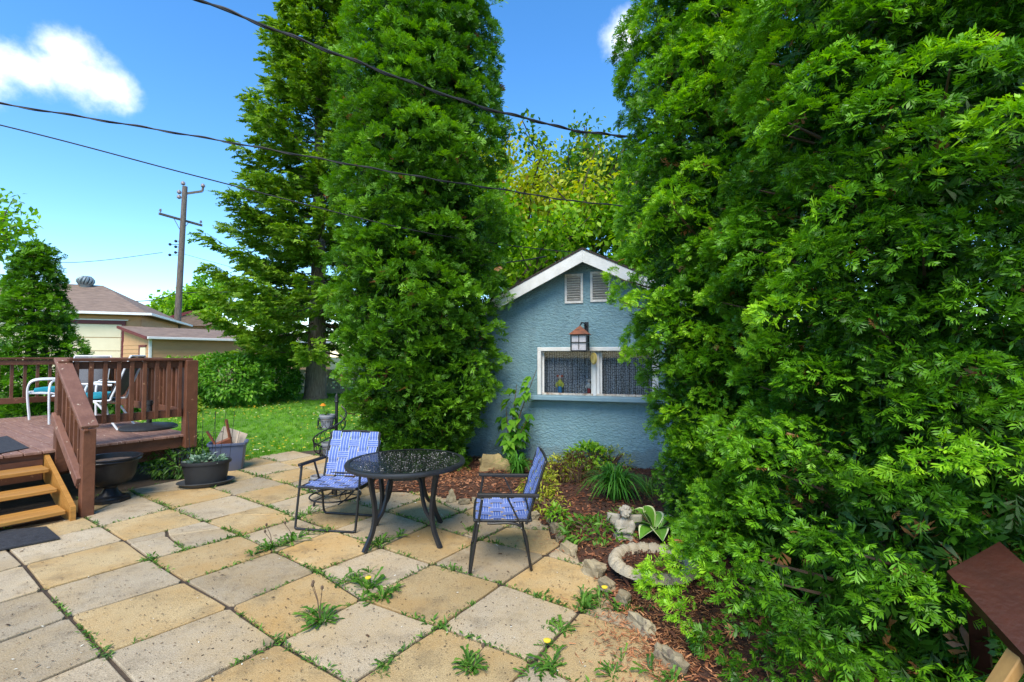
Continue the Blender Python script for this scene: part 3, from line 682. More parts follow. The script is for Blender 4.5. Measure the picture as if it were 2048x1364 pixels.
# arching strap leaves (daylilies, ornamental grass)
def strap_clump(name, label, cat, loc, n, length, width, seed, stops, spread=1.0, up=1.0):
    r = np.random.default_rng(seed); t = thing(name, label, cat, loc); parts = []; K = 6
    for i in range(n):
        a = r.uniform(0, 6.28); L = length * r.uniform(.55, 1.1); lean = r.uniform(.15, 1.0) * spread; w = width * r.uniform(.7, 1.1); b0 = r.uniform(0, .07)
        s = np.linspace(0, 1, K); rad = b0 + L * lean * (.35 * s + .55 * s ** 2); zz = L * up * (s * 1.15 - (.55 + .5 * lean) * s ** 2.4)
        o = np.array([math.cos(a), math.sin(a)]); tn = np.array([-o[1], o[0]]); wv = w * np.array([.6, .9, 1, .9, .6, .08])
        V = np.zeros((K * 2, 3))
        for k in range(K):
            for sd in (0, 1):
                V[k * 2 + sd, :2] = o * rad[k] + tn * wv[k] * (sd - .5); V[k * 2 + sd, 2] = max(.01, zz[k]) + .18 * wv[k] * (1 if sd else 1)
        Fq = np.array([(k * 2, k * 2 + 1, k * 2 + 3, k * 2 + 2) for k in range(K - 1)]); parts.append((V, Fq, np.full(K * 2, r.random()), 0))
    link('leaves', merge_meshes('leaves', parts, [leafmat(name + str(seed), stops, trans=.3, rough=.38)]), t); return t
LILY = [(0, (.025, .10, .012)), (.5, (.055, .20, .02)), (1, (.12, .32, .035))]
p = G(1232, 1012); strap_clump('daylily', 'big arching daylily clump before the shed wall', 'plant', (p.x, p.y, .05), 340, .62, .020, 1, LILY, spread=.9, up=1.12)
p = G(1036, 962); strap_clump('daylily', 'smaller daylily clump beside the boulder, behind the right lawn chair', 'plant', (p.x, p.y, .05), 120, .50, .018, 2, LILY, spread=.8, up=1.1)
p = G(45, 845); strap_clump('daylily', 'spiky bright green clump beyond the deck at the left edge', 'plant', (p.x - .1, p.y + .3, 0), 170, .85, .028, 3, [(0, (.04, .14, .012)), (1, (.15, .4, .03))])
p = G(1296, 1000); strap_clump('daylily', 'loose pale grass tuft at the foot of the left cedar', 'plant', (p.x, p.y, .05), 60, .38, .014, 4, [(0, (.08, .2, .02)), (1, (.25, .4, .05))])

# bed perennials
SPI = [(0, (.12, .16, .012)), (.5, (.30, .36, .02)), (1, (.55, .55, .06))]
for q, (px, py, w, h, lab, stp, nl) in enumerate([
        (1078, 1000, .20, .26, 'golden spirea bush just behind the right lawn chair', SPI, 520),
        (1118, 968, .22, .30, 'golden spirea bush at the middle of the bed', SPI, 560),
        (1152, 972, .26, .36, 'brown bronze barberry bush in the middle of the bed', [(0, (.05, .02, .014)), (.5, (.12, .055, .022)), (1, (.18, .20, .03))], 800),
        (1180, 945, .30, .34, 'green leafy perennial against the shed wall', GRN, 420),
        (1225, 945, .30, .30, 'yellowish perennial at the wall behind the daylily', SPI, 420),
        (1112, 1045, .10, .12, 'small bright green seedling beside the edging stones', GRN, 130),
        (1255, 1062, .16, .15, 'pale feathery plant at the angel statue base', [(0, (.08, .17, .03)), (1, (.3, .42, .1))], 260),
        (1200, 1085, .30, .12, 'dandelion leaves spreading along the bed by the bowl', [(0, (.05, .15, .015)), (1, (.17, .36, .04))], 260),
        (1090, 1020, .26, .08, 'low sparse ground cover on the bark chips', SPI, 230)]):
    p = G(px, py, .04)
    shrub('bed_perennial', lab, (p.x, p.y + w * .4, .05), w, w * .8, h, nl, .055 if q not in (3, 7) else .09, stp, 20 + q, shape=LEAF if q in (3, 5) else LEAF_NARROW, zlow=.01)
# young maple at the shed's left corner
r = np.random.default_rng(9); p = G(1022, 935); sap = thing('maple_sapling', 'young green maple sapling growing against the blue shed wall', 'sapling', (p.x - .02, p.y - .12, .04)); st = MB()
POS = []; DIR = []; VV = []
for (dx, dy, hz, nl) in ((.38, 0, 1.36, 11), (.10, .05, 1.15, 11), (-.05, -.1, .85, 12), (.28, -.2, .75, 12), (.2, .1, .55, 10), (.0, -.2, .45, 10)):
    pts = [(0, 0, 0), (dx * .4, dy * .4, hz * .55), (dx, dy, hz)]; st.tube(pts, [.012, .008, .004], 5)
    for q in range(nl):
        t = .4 + .6 * q / nl; base = np.array([dx * t * (.4 + .6 * t), dy * t, hz * t]); a = r.uniform(0, 6.28); out = np.array([math.cos(a), math.sin(a), -.15]); base2 = base + out * r.uniform(.04, .11)
        for l in (-.7, 0, .7):
            POS.append(base2); DIR.append(np.array([math.cos(a + l), math.sin(a + l), -.55 + r.normal(0, .15)])); VV.append(np.clip(.3 + .5 * t + r.normal(0, .12), 0, 1))
st.build('stems', m_twig, sap); n = len(POS)
link('leaves', scatter_mesh('leaves', *leaf_simple(.62, .05, .2), frames(np.array(DIR), np.tile([0, -.2, 1.0], (n, 1)) + r.normal(0, .2, (n, 3)), r.uniform(.11, .18, n)), np.array(POS), VV, leafmat('maple_leaf', HED, trans=.4, rough=.4)), sap)

# larger weeds rooted between the slabs
def rosette(label, px, py, n, size, seed, upright=.4, flower=False, bud=0):
    r = np.random.default_rng(seed); p = G(px, py); w = thing('dandelion_weed', label, 'weed', (p.x, p.y, -.01), group='weeds rooted in the patio joints'); parts = []
    K = 7; prof = np.array([.10, .34, .2, .52, .32, .60, .04])
    ax = (E1, E2)[seed % 2]; cores = [(0, 0)] + [(ax.x * q + r.normal(0, .02), ax.y * q + r.normal(0, .02)) for q in r.normal(0, size * .45, 4)]
    for i in range(int(n * 3.4)):
        ci = r.integers(0, 5); core = cores[ci]; a = r.uniform(0, 6.28); L = size * r.uniform(.35, 1.1) * (1 if ci == 0 else .62); el = r.uniform(.05, upright * 1.9); s = np.linspace(0, 1, K); wid = L * r.uniform(.20, .40); curl = r.uniform(.5, 1.0); tw = r.normal(0, .35)
        rad = .01 + L * s * math.cos(el * .8); zz = .008 + L * (math.sin(el) * s * 1.2 - curl * math.sin(el) * s ** 2.2) + .04 * L * s; V = np.zeros((K * 3, 3))
        for k in range(K):
            aa = a + tw * s[k]; o = np.array([math.cos(aa), math.sin(aa)]); tn = np.array([-o[1], o[0]])
            for c, sd in enumerate((-.5, 0, .5)):
                V[k * 3 + c, :2] = o * rad[k] + tn * wid * prof[k] * sd + core; V[k * 3 + c, 2] = max(.006, zz[k]) + abs(sd) * .25 * wid * prof[k]
        Fq = np.array([(k * 3 + c, k * 3 + c + 1, k * 3 + c + 4, k * 3 + c + 3) for k in range(K - 1) for c in (0, 1)]); parts.append((V, Fq, np.full(K * 3, np.clip(r.normal(.5, .25), 0, 1)), 0))
    link('leaves', merge_meshes('leaves', parts, [m_weed]), w)
    for q in range(bud):
        a = r.uniform(0, 6.28); h = size * r.uniform(.8, 1.3); st = MB(); st.tube([(0, 0, 0), (.02 * math.cos(a), .02 * math.sin(a), h * .6), (.06 * math.cos(a), .06 * math.sin(a), h)], [.003, .0025, .002], 5)
        st.lathe([(.003, 0), (.010, .008), (.009, .02), (.002, .026)], 6, c=(.06 * math.cos(a), .06 * math.sin(a), h)); st.build('stalk', m_twig, w)
    if flower:
        h = size * .5; st = MB(); st.tube([(0, 0, 0), (.01, -.02, h)], .0025, 5); st.build('stalk', mat('stalk_green', (.10, .2, .03)), w)
        st = MB(); st.lathe([(.004, -.004), (.02, .004), (.021, .010), (.006, .014)], 10, c=(.01, -.02, h)); st.build('flower', mat('flower_yellow', (.75, .5, .02), (.8, .6, .05), rough=.8), w)
for a_ in [('big leafy weed with seed stalks in the joint at front centre', 640, 1240, 26, .17, 1, .55, False, 3),
           ('bushy weed patch left of the left lawn chair foot', 545, 1095, 30, .16, 2, .8, False, 2), ('upright weed touching the left lawn chair front bar', 585, 1082, 20, .17, 30, 1.1, False, 1),
           ('weed with a yellow bud in the long joint before the table', 735, 1178, 22, .18, 3, .7, True, 0), ('pale toothed weed at the right end of the long joint', 768, 1196, 20, .15, 4, .8, False, 0), ('tall pointed weed in the long joint left of the yellow bud', 705, 1160, 18, .13, 34, 1.0, False, 0),
           ('weed wrapped round the front left table foot', 760, 1092, 16, .17, 5, .9, False, 0), ('broad leaved weed beneath the table', 778, 1082, 10, .16, 6, .8, False, 0),
           ('weed in the joint at the bottom edge, lower centre', 945, 1335, 24, .13, 7, .6, False, 1), ('star shaped dandelion rosette at the lower right of the patio', 1105, 1325, 18, .15, 8, .35, False, 0),
           ('flat dandelion rosette at the corner of the grey slab', 1125, 1258, 13, .13, 9, .3, False, 0), ('smooth leaved plantain in the joint before the right lawn chair', 1088, 1190, 7, .10, 10, .4, False, 0),
           ('weed with a yellow flower beside the grey slab corner', 1090, 1290, 9, .08, 11, .6, True, 0), ('spreading weeds along the edge before the stone bowl', 1165, 1215, 22, .15, 12, .7, False, 0),
           ('tall dock weed against the edging stones below the bowl', 1232, 1222, 16, .20, 13, 1.25, False, 0), ('weed with yellow flower at the cracked edging stone', 1205, 1190, 12, .13, 14, .9, True, 0),
           ('weed at the end of the bed beside the small edging stones', 1165, 1098, 14, .15, 15, .5, False, 0), ('three pointed weed left of the right lawn chair', 937, 1062, 10, .16, 16, .7, False, 0),
           ('weed between the left lawn chair legs', 648, 1062, 12, .10, 17, .8, False, 0), ('weed beside the plant stand foot', 618, 1028, 12, .15, 18, 1.1, False, 0),
           ('small weed at the front left foot of the right chair', 905, 1140, 14, .09, 19, .8, False, 0), ('weed at the lower edge right of the bottom joint', 1225, 1350, 10, .10, 20, .9, False, 0),
           ('broad weed against the edging at the right cedar foot', 1300, 1345, 10, .18, 21, 1.1, False, 0), ('little weed clump at the slab corner by the bottom left joint', 772, 1330, 16, .07, 22, .7, False, 0)]:
    rosette(*a_)

# ================================================================== BUILDINGS, POLE, WIRES, FENCE
def glassmat(name, tint=(1, 1, 1), base=.07, rough=.02):
    m = bpy.data.materials.new(name); n, l, bs = nodes_of(m); n.remove(bs)
    tr = n.new('ShaderNodeBsdfTransparent'); tr.inputs[0].default_value = (*tint, 1); gl = n.new('ShaderNodeBsdfGlossy'); gl.inputs['Roughness'].default_value = rough
    fr = n.new('ShaderNodeFresnel'); fr.inputs[0].default_value = 1.33; ad = n.new('ShaderNodeMath'); ad.inputs[1].default_value = base; l.new(fr.outputs[0], ad.inputs[0])
    mx = n.new('ShaderNodeMixShader'); l.new(ad.outputs[0], mx.inputs[0]); l.new(tr.outputs[0], mx.inputs[1]); l.new(gl.outputs[0], mx.inputs[2]); l.new(mx.outputs[0], n['Material Output'].inputs['Surface'])
    MATS[name] = m; return m
m_glass = glassmat('window_glass', (.85, .88, .9), .0)
m_white = mat('white_paint', (.72, .71, .68), (.60, .59, .55), scale=7, rough=.55, bump=.15, bscale=60, chips=(.36, .30, .24), chip_at=.72, chip_scale=22)
m_whitemetal = mat('white_metal', (.78, .78, .77), (.70, .70, .69), scale=10, rough=.4)
m_vent = mat('vent_metal', (.66, .64, .60), (.50, .47, .43), scale=22, rough=.5, chips=(.30, .2, .13), chip_at=.68)
m_black = mat('black_metal', (.018, .017, .017), (.010, .010, .010), rough=.38, scale=20)
m_dark = mat('dark_inside', (.012, .012, .013), rough=.9)
m_shingle = mat('shingle_dark', (.06, .045, .036), (.025, .02, .018), scale=30, rough=.95, bump=.5)
# stucco: rough-cast relief painted blue
def stucco():
    m = bpy.data.materials.new('blue_stucco'); n, l, bs = nodes_of(m); tc = n.new('ShaderNodeTexCoord')
    def nz(sc, d=5, ro=.6, st=(1, 1, 1)):
        mp = n.new('ShaderNodeMapping'); mp.inputs['Scale'].default_value = st; l.new(tc.outputs['Object'], mp.inputs[0])
        t = n.new('ShaderNodeTexNoise'); t.inputs['Scale'].default_value = sc; t.inputs['Detail'].default_value = d; t.inputs['Roughness'].default_value = ro; t.inputs['Distortion'].default_value = .8; l.new(mp.outputs[0], t.inputs['Vector']); return t.outputs[0]
    col = ramp(n, l, nz(1.6, 5), [(.3, (.145, .265, .305)), (.7, (.20, .335, .375))])
    stn = ramp(n, l, nz(2.2, 8, .72, (1, 1, .3)), [(.50, (0, 0, 0)), (.72, (.55, .55, .55))])
    mx = n.new('ShaderNodeMix'); mx.data_type = 'RGBA'; l.new(stn, mx.inputs[0]); l.new(col, mx.inputs[6]); mx.inputs[7].default_value = (.10, .17, .20, 1)
    fd = ramp(n, l, nz(5.5, 7, .7), [(.56, (0, 0, 0)), (.76, (.45, .45, .45))]); m2 = n.new('ShaderNodeMix'); m2.data_type = 'RGBA'; l.new(fd, m2.inputs[0]); l.new(mx.outputs[2], m2.inputs[6]); m2.inputs[7].default_value = (.25, .35, .38, 1)
    sp = n.new('ShaderNodeSeparateXYZ'); l.new(tc.outputs['Object'], sp.inputs[0]); ms = n.new('ShaderNodeMath'); ms.operation = 'MULTIPLY_ADD'; l.new(nz(6, 6, .7), ms.inputs[0]); ms.inputs[1].default_value = -.55; l.new(sp.outputs['Z'], ms.inputs[2])
    dirt = ramp(n, l, ms.outputs[0], [(-.0, (.4, .4, .4)), (.05, (0, 0, 0))]); m3 = n.new('ShaderNodeMix'); m3.data_type = 'RGBA'; l.new(dirt, m3.inputs[0]); l.new(m2.outputs[2], m3.inputs[6]); m3.inputs[7].default_value = (.10, .12, .11, 1)
    l.new(m3.outputs[2], bs.inputs['Base Color'])
    bs.inputs['Roughness'].default_value = .75
    b1 = n.new('ShaderNodeBump'); b1.inputs['Strength'].default_value = .9; b1.inputs['Distance'].default_value = .026; l.new(nz(21, 3, .5, (1, 1, 1.7)), b1.inputs['Height'])
    b2 = n.new('ShaderNodeBump'); b2.inputs['Strength'].default_value = .6; b2.inputs['Distance'].default_value = .012; l.new(nz(60, 4), b2.inputs['Height']); l.new(b1.outputs[0], b2.inputs['Normal']); l.new(b2.outputs[0], bs.inputs['Normal'])
    return m
m_stucco = stucco()
m_blue_sill = mat('sill_blue', (.20, .31, .36), (.16, .26, .31), scale=9, rough=.6, bump=.1)

W0, W1 = G(1070, 924, .06), G(1297, 940, .06); W0.z = W1.z = 0
U = (W1 - W0).normalized(); NIN = Vector((-U.y, U.x, 0))
def SW(px, py, off=0.0):                    # photo pixel -> (metres along the shed front, height)
    p = H(px, py, W0 - NIN * off, NIN); return (p - W0).dot(U), p.z
sL = SW(872, 700)[0]
OV = .24
spk, zpk = SW(1165, 488, OV); sa, za = SW(1010, 575, OV); slope = (zpk - za) / (spk - sa)
half = spk - sL; width = 2 * half; depth = 4.4
shed = thing('shed', 'blue stucco garden shed with white trimmed gable roof', 'shed', W0 + U * sL, math.atan2(U.y, U.x))
def LX(s): return s - sL
xpk = LX(spk); T_R = .10                      # roof build-up
zroof = lambda x: (zpk - .05) - slope * abs(x - xpk)           # top of roof plane
zwall = lambda x: zroof(x) - T_R - .02
wx0, wz1 = SW(1076, 695); wxm = SW(1192, 745)[0]; wz0 = SW(1077, 789)[1]; wx0 = LX(wx0); wxm = LX(wxm); wx1 = 2 * wxm - wx0
b = MB(); th = .12
def gable(poly): b.prism(poly, 0, th, 'y')
gable([(0, -.05), (wx0, -.05), (wx0, zwall(wx0)), (0, zwall(0))]); gable([(wx1, -.05), (width, -.05), (width, zwall(width)), (wx1, zwall(wx1))])
gable([(wx0, -.05), (wx1, -.05), (wx1, wz0), (wx0, wz0)])
top = [(wx0, wz1), (wx1, wz1), (wx1, zwall(wx1))] + ([(xpk, zwall(xpk))] if wx0 < xpk < wx1 else []) + [(wx0, zwall(wx0))]
gable(top); b.build('wall', m_stucco, shed)
for nm, bx in (('side_wall', ((th / 2, depth / 2 + th, zwall(0) / 2 - .025), (th, depth, zwall(0) + .05))), ('side_wall', ((width - th / 2, depth / 2 + th, zwall(0) / 2 - .025), (th, depth, zwall(0) + .05)))):
    MB().box(*bx).build(nm, m_stucco, shed)
b = MB(); b.prism([(0, -.05), (width, -.05), (width, zwall(width)), (xpk, zwall(xpk)), (0, zwall(0))], depth + th, depth + 2 * th, 'y'); b.build('rear_wall', m_stucco, shed)
MB().box((width / 2, depth / 2 + th, .02), (width - .3, depth, .04)).build('floor', m_dark, shed)
EV = .28
for sgn in (-1, 1):
    xe = xpk + sgn * (half + EV); b = MB()
    b.prism([(xpk, zroof(xpk)), (xe, zroof(xe)), (xe, zroof(xe) - .03), (xpk, zroof(xpk) - .03)], -OV - .03, depth + th * 2 + .2, 'y'); rf = b.build('roof', m_shingle, shed)
    b = MB(); b.prism([(xpk, zroof(xpk) - .035), (xe, zroof(xe) - .035), (xe, zroof(xe) - T_R), (xpk, zroof(xpk) - T_R)], -OV + .01, depth + th * 2 + .15, 'y'); b.build('soffit', m_white, rf)
    b = MB(); b.prism([(xpk + sgn * .001, zroof(xpk) - .032), (xe, zroof(xe) - .032), (xe, zroof(xe) - .20), (xpk + sgn * .001, zroof(xpk) - .20)], -OV - .022, -OV + .008, 'y'); b.build('bargeboard', m_white, rf)
# window
fw = .055; win = MB()
for (x0, x1, z0, z1) in ((wx0, wx1, wz1 - fw, wz1), (wx0, wx0 + fw, wz0, wz1 - fw), (wx1 - fw, wx1, wz0, wz1 - fw)):
    win.box(((x0 + x1) / 2, .0, (z0 + z1) / 2), (x1 - x0, .10, z1 - z0), ch=.006)
window = win.build('window', m_white, shed)
for k, x in enumerate((wxm - .022, wxm + .024)):
    MB().box((x, .012 + .03 * k, (wz0 + wz1 - fw) / 2), (.045, .04, wz1 - wz0 - fw), ch=.005).build('mullion', m_white, window)
MB().box(((wx0 + wx1) / 2, .03, wz0 + .012), (wx1 - wx0 - 2 * fw, .05, .03), ch=.004).build('bottom_rail', mat('weathered_white', (.6, .57, .5), (.22, .14, .09), scale=16, rough=.8), window)
for k, (x0, x1) in enumerate(((wx0 + fw, wxm - .045), (wxm + .05, wx1 - fw))):
    MB().box(((x0 + x1) / 2, .045 + .02 * k, (wz0 + wz1 - fw) / 2 + .01), (x1 - x0, .005, wz1 - wz0 - fw - .03)).build('pane', m_glass, window)
    for xx in (x0 + .014, x1 - .014): MB().box((xx, .045 + .02 * k, (wz0 + wz1 - fw) / 2 + .01), (.028, .022, wz1 - wz0 - fw - .03), ch=.003).build('sash', m_white, window)
MB().box(((wx0 + wx1) / 2, -.075, wz0 - .035), (wx1 - wx0 + .16, .17, .062), ch=.008).build('sill', m_blue_sill, window)
# lace curtain behind the panes
def lace():
    m = bpy.data.materials.new('grey_lace'); n, l, bs = nodes_of(m); tc = n.new('ShaderNodeTexCoord'); mp = n.new('ShaderNodeMapping'); mp.inputs['Scale'].default_value = (38, 1, 46); l.new(tc.outputs['Object'], mp.inputs[0])
    vo = n.new('ShaderNodeTexVoronoi'); vo.inputs['Scale'].default_value = 1; vo.inputs['Randomness'].default_value = .35; l.new(mp.outputs[0], vo.inputs['Vector'])
    l.new(ramp(n, l, vo.outputs['Distance'], [(.30, (.50, .50, .53)), (.48, (.10, .10, .115))]), bs.inputs['Base Color']); bs.inputs['Roughness'].default_value = .9; return m
cu = MB(); K = 120; V = []; Fq = []
for i in range(K + 1):
    x = wx0 + .03 + (wx1 - wx0 - .06) * i / K; yy = .17 + .018 * math.sin(i * .95) + .008 * math.sin(i * 2.3)
    V += [(x, yy, wz0 - .05), (x, yy * .9 + .02, wz1 + .12)]
Fq = [(2 * i, 2 * i + 2, 2 * i + 3, 2 * i + 1) for i in range(K)]; cu.add(V, Fq); cu.build('curtain', lace(), window, smooth=True)
# gable vents
for (x0, y0, x1, y1) in ((1129.5, 548, 1166, 608), (1180.5, 543, 1220.5, 605)):
    sA, zA = SW(x0, (y0 + y1) / 2 - 28); sB, zB = SW(x1, y0 + 2); zl = SW((x0 + x1) / 2, y1 - 1)[1]; zt = SW((x0 + x1) / 2, y0)[1]; xa, xb = LX(sA), LX(sB); v = MB(); w = .035
    v.box(((xa + xb) / 2, -.008, zt - w / 2), (xb - xa, .016, w), ch=.003); v.box(((xa + xb) / 2, -.008, zl + w / 2), (xb - xa, .016, w), ch=.003)
    v.box((xa + w / 2, -.008, (zl + zt) / 2), (w, .016, zt - zl - 2 * w), ch=.003); v.box((xb - w / 2, -.008, (zl + zt) / 2), (w, .016, zt - zl - 2 * w), ch=.003)
    vent = v.build('gable_vent', m_vent, shed); MB().box(((xa + xb) / 2, -.002, (zl + zt) / 2), (xb - xa - 2 * w, .004, zt - zl - 2 * w)).build('backing', m_dark, vent)
    ns = 10
    for k in range(ns):
        zz = zl + w + (zt - zl - 2 * w) * (k + .5) / ns
        MB().box(((xa + xb) / 2, -.016, zz), (xb - xa - 2 * w - .01, .034, .006), Matrix.Rotation(R_(-38), 3, 'X')).build('louvre', m_vent, vent)
# lantern on the wall
sx, sz = SW(1173, 668, .02); lant = thing('wall_lantern', 'black lantern with rusty peaked roof hung on the shed wall', 'lantern', W0 + U * sx + Vector((0, 0, sz)), math.atan2(U.y, U.x))
cx, cz = SW(1160, 672, .26); dx = cx - sx; dz = cz - sz
MB().box((0, -.012, .02), (.055, .024, .30), ch=.004).build('backplate', m_black, lant)
MB().tube([(0, -.02, .10), (dx * .3, -.10, .15), (dx * .75, -.20, .15), (dx, -.26, .10), (dx, -.26, .055)], .011, 8).tube([(0, -.02, .02), (dx * .2, -.08, .06), (dx * .3, -.10, .13)], .007, 6).build('arm', m_black, lant, smooth=True)
b = MB(); hw = .135; b.add([(dx - hw, -.26 - hw, dz + .02), (dx + hw, -.26 - hw, dz + .02), (dx + hw, -.26 + hw, dz + .02), (dx - hw, -.26 + hw, dz + .02), (dx, -.26, dz + .145)], [(0, 1, 4), (1, 2, 4), (2, 3, 4), (3, 0, 4), (3, 2, 1, 0)])
b.build('lantern_roof', mat('rusty_tin', (.30, .10, .045), (.12, .05, .03), scale=18, rough=.7), lant)
b = MB(); h0, h1, q = dz - .20, dz + .02, .105
for sx_ in (-1, 1):
    for sy_ in (-1, 1): b.box((dx + sx_ * q, -.26 + sy_ * q, (h0 + h1) / 2), (.016, .016, h1 - h0))
for zz in (h0, (h0 + h1) / 2, h1 - .01):
    for s_ in (-1, 1):
        b.box((dx, -.26 + s_ * q, zz), (2 * q - .016, .012, .012)); b.box((dx + s_ * q, -.26, zz), (.012, 2 * q - .016, .012))
for s_ in (-1, 1):
    b.box((dx, -.26 + s_ * q, (h0 + h1) / 2), (.009, .009, h1 - h0 - .03)); b.box((dx + s_ * q, -.26, (h0 + h1) / 2), (.009, .009, h1 - h0 - .03))
b.box((dx, -.26, h0 - .004), (2 * q, 2 * q, .008)); cage = b.build('cage', m_black, lant)
mg = mat('seedy_glass', (.62, .58, .60), (.42, .40, .42), scale=40, rough=.3)
for s_ in (-1, 1):
    MB().box((dx, -.26 + s_ * (q - .012), (h0 + h1) / 2), (2 * q - .02, .003, h1 - h0 - .012)).build('pane', mg, cage); MB().box((dx + s_ * (q - .012), -.26, (h0 + h1) / 2), (.003, 2 * q - .03, h1 - h0 - .012)).build('pane', mg, cage)
# dial and window ornaments
s_, z_ = SW(1187, 717, .08); dial = thing('thermometer', 'round yellow dial thermometer fixed beside the window mullion', 'thermometer', W0 + U * s_ - NIN * .06 + Vector((0, 0, z_)), math.atan2(U.y, U.x) - .9)
b = MB(); b.add([], []); K = 20
def disc(bm, r0, y0, y1):
    V = [(r0 * math.cos(2 * math.pi * k / K), y0, r0 * 1.15 * math.sin(2 * math.pi * k / K)) for k in range(K)] + [(r0 * math.cos(2 * math.pi * k / K), y1, r0 * 1.15 * math.sin(2 * math.pi * k / K)) for k in range(K)]
    bm.add(V, [tuple(range(K)), tuple(range(2 * K - 1, K - 1, -1))] + [(k, (k + 1) % K, K + (k + 1) % K, K + k) for k in range(K)]); return bm
disc(MB(), .072, -.010, .012).build('case', mat('brass_yellow', (.52, .40, .10), (.4, .3, .08), rough=.4), dial); disc(MB(), .058, -.013, -.0105).build('dial', mat('dial_face', (.68, .58, .22), (.6, .5, .18)), dial)
MB().box((.0, -.0145, .008), (.005, .002, .05)).build('needle', mat('needle_red', (.35, .08, .02)), dial)
def doll(px, py, sc, label, c1, c2, c3, yy=.10):
    s_, z_ = SW(px, py, -.1); d = thing('window_figurine', label, 'figurine', W0 + U * s_ + NIN * yy + Vector((0, 0, wz0 + .028)), math.atan2(U.y, U.x))
    b = MB(); b.lathe([(.035 * sc, 0), (.04 * sc, .03 * sc), (.036 * sc, .10 * sc), (.03 * sc, .12 * sc)], 12); b.build('legs', mat(label[:12] + 'a', c1), d, smooth=True)
    b = MB(); b.lathe([(.03 * sc, .12 * sc), (.055 * sc, .16 * sc), (.05 * sc, .21 * sc), (.018 * sc, .25 * sc)], 12); b.tube([(-.05 * sc, -.01, .20 * sc), (-.075 * sc, -.02, .15 * sc), (-.05 * sc, -.04, .11 * sc)], .016 * sc, 6); b.tube([(.05 * sc, -.01, .20 * sc), (.075 * sc, -.02, .15 * sc), (.05 * sc, -.04, .11 * sc)], .016 * sc, 6); b.build('jacket', mat(label[:12] + 'b', c2), d, smooth=True)
    b = MB(); b.lathe([(.012 * sc, .245 * sc), (.033 * sc, .27 * sc), (.036 * sc, .30 * sc), (.02 * sc, .335 * sc)], 12); hd = b.build('head', mat('doll_face', (.62, .5, .44)), d, smooth=True)
    b = MB(); b.lathe([(.02 * sc, .0), (.03 * sc, .02 * sc), (.01 * sc, .045 * sc)], 8, c=(-.04 * sc, 0, .30 * sc)); b.lathe([(.02 * sc, .0), (.03 * sc, .02 * sc), (.01 * sc, .045 * sc)], 8, c=(.04 * sc, 0, .30 * sc)); b.build('hair', mat(label[:12] + 'c', c3), hd, smooth=True)
doll(1120, 775, .75, 'little doll in yellow top and blue trousers behind the window', (.05, .25, .5), (.62, .62, .08), (.5, .08, .04))
doll(1178, 778, .6, 'small white and red ornament behind the window beside the mullion', (.4, .04, .05), (.6, .58, .55), (.6, .6, .55))

# ---- neighbour's garage, hip roofed
m_tan = mat('tan_siding', (.56, .32, .16), (.50, .28, .14), scale=3, rough=.7)
m_maroon = mat('maroon_trim', (.16, .025, .028), (.12, .02, .022), rough=.5)
m_roofb = mat('brown_shingle', (.27, .19, .14), (.15, .105, .08), scale=3.2, rough=.95, stretch=(1, 1, 6), detail=8, bump=.3)
m_cream = mat('cream_door', (.78, .68, .48), (.72, .62, .43), scale=2, rough=.6)
fx = Vector((.91, .41, 0)).normalized(); C0 = Vector((-17.2, 22.0, 0)); gar = thing('garage', "neighbour's tan hip roofed garage with cream overhead door", 'garage', C0, math.atan2(fx.y, fx.x))
gw, gd, ge = 11.0, 8.4, 3.55
MB().box((-gw / 2, gd / 2 + .04, ge / 2 - .05), (gw - .08, gd - .08, ge)).build('wall', m_tan, gar)
rowz = .20
sid = MB().prism([(0, 0), (-.022, 0), (-.006, rowz), (0, rowz)], -gw, 0, 'x').mesh('siding_board', m_tan)
for k in range(int((ge - .1) / rowz)): link('siding_board', sid, gar, (0, .038, k * rowz + .02))
sid2 = MB().prism([(0, 0), (.022, 0), (.006, rowz), (0, rowz)], 0, gd, 'y').mesh('siding_board', m_tan)
for k in range(int((ge - .1) / rowz)): link('siding_board', sid2, gar, (-.038, 0, k * rowz + .02))
ov = .42; rz0 = ge - .05
ridge0, ridge1 = Vector((-2.7, gd / 2, 5.28)), Vector((-gw + 2.7, gd / 2, 5.28))
A, B_, C_, D_ = Vector((-gw - ov, -ov, rz0)), Vector((ov, -ov, rz0)), Vector((ov, gd + ov, rz0)), Vector((-gw - ov, gd + ov, rz0))
b = MB(); b.add([A, B_, C_, D_, ridge0, ridge1], [(0, 1, 4, 5), (1, 2, 4), (2, 3, 5, 4), (3, 0, 5), (3, 2, 1, 0)]); groof = b.build('roof', m_roofb, gar)
MB().box((-gw / 2, -ov - .045, rz0 + .02), (gw + 2 * ov + .18, .09, .11)).build('gutter', m_whitemetal, groof); MB().box((ov + .045, gd / 2, rz0 + .02), (.09, gd + 2 * ov, .11)).build('gutter', m_whitemetal, groof)
# overhead door
def garx(px): p = H(px, 680, C0, Vector((-fx.y, fx.x, 0))); return (p - C0).dot(fx)
x1 = garx(243); x0 = x1 - 4.2; zt = H(200, 648, C0, Vector((-fx.y, fx.x, 0))).z
door = MB().box(((x0 + x1) / 2, .035, zt / 2), (x1 - x0, .03, zt)).build('overhead_door', m_cream, gar)
for k in range(5):
    MB().box(((x0 + x1) / 2, .004, (k + .5) * zt / 5), (x1 - x0 - .04, .03, zt / 5 - .03), ch=.008).build('door_section', m_cream, door)
for nm, bx in (('door_trim', ((x1 + .07, -.01, zt / 2 + .05), (.12, .05, zt + .1))), ('door_trim', (((x0 + x1) / 2, -.012, zt + .09), (x1 - x0 + .28, .06, .16)))): MB().box(*bx).build(nm, m_maroon, door)
MB().box(((x0 + x1) / 2, -.02, zt + .20), (x1 - x0 + .5, .05, .05)).build('door_trim', m_whitemetal, door)
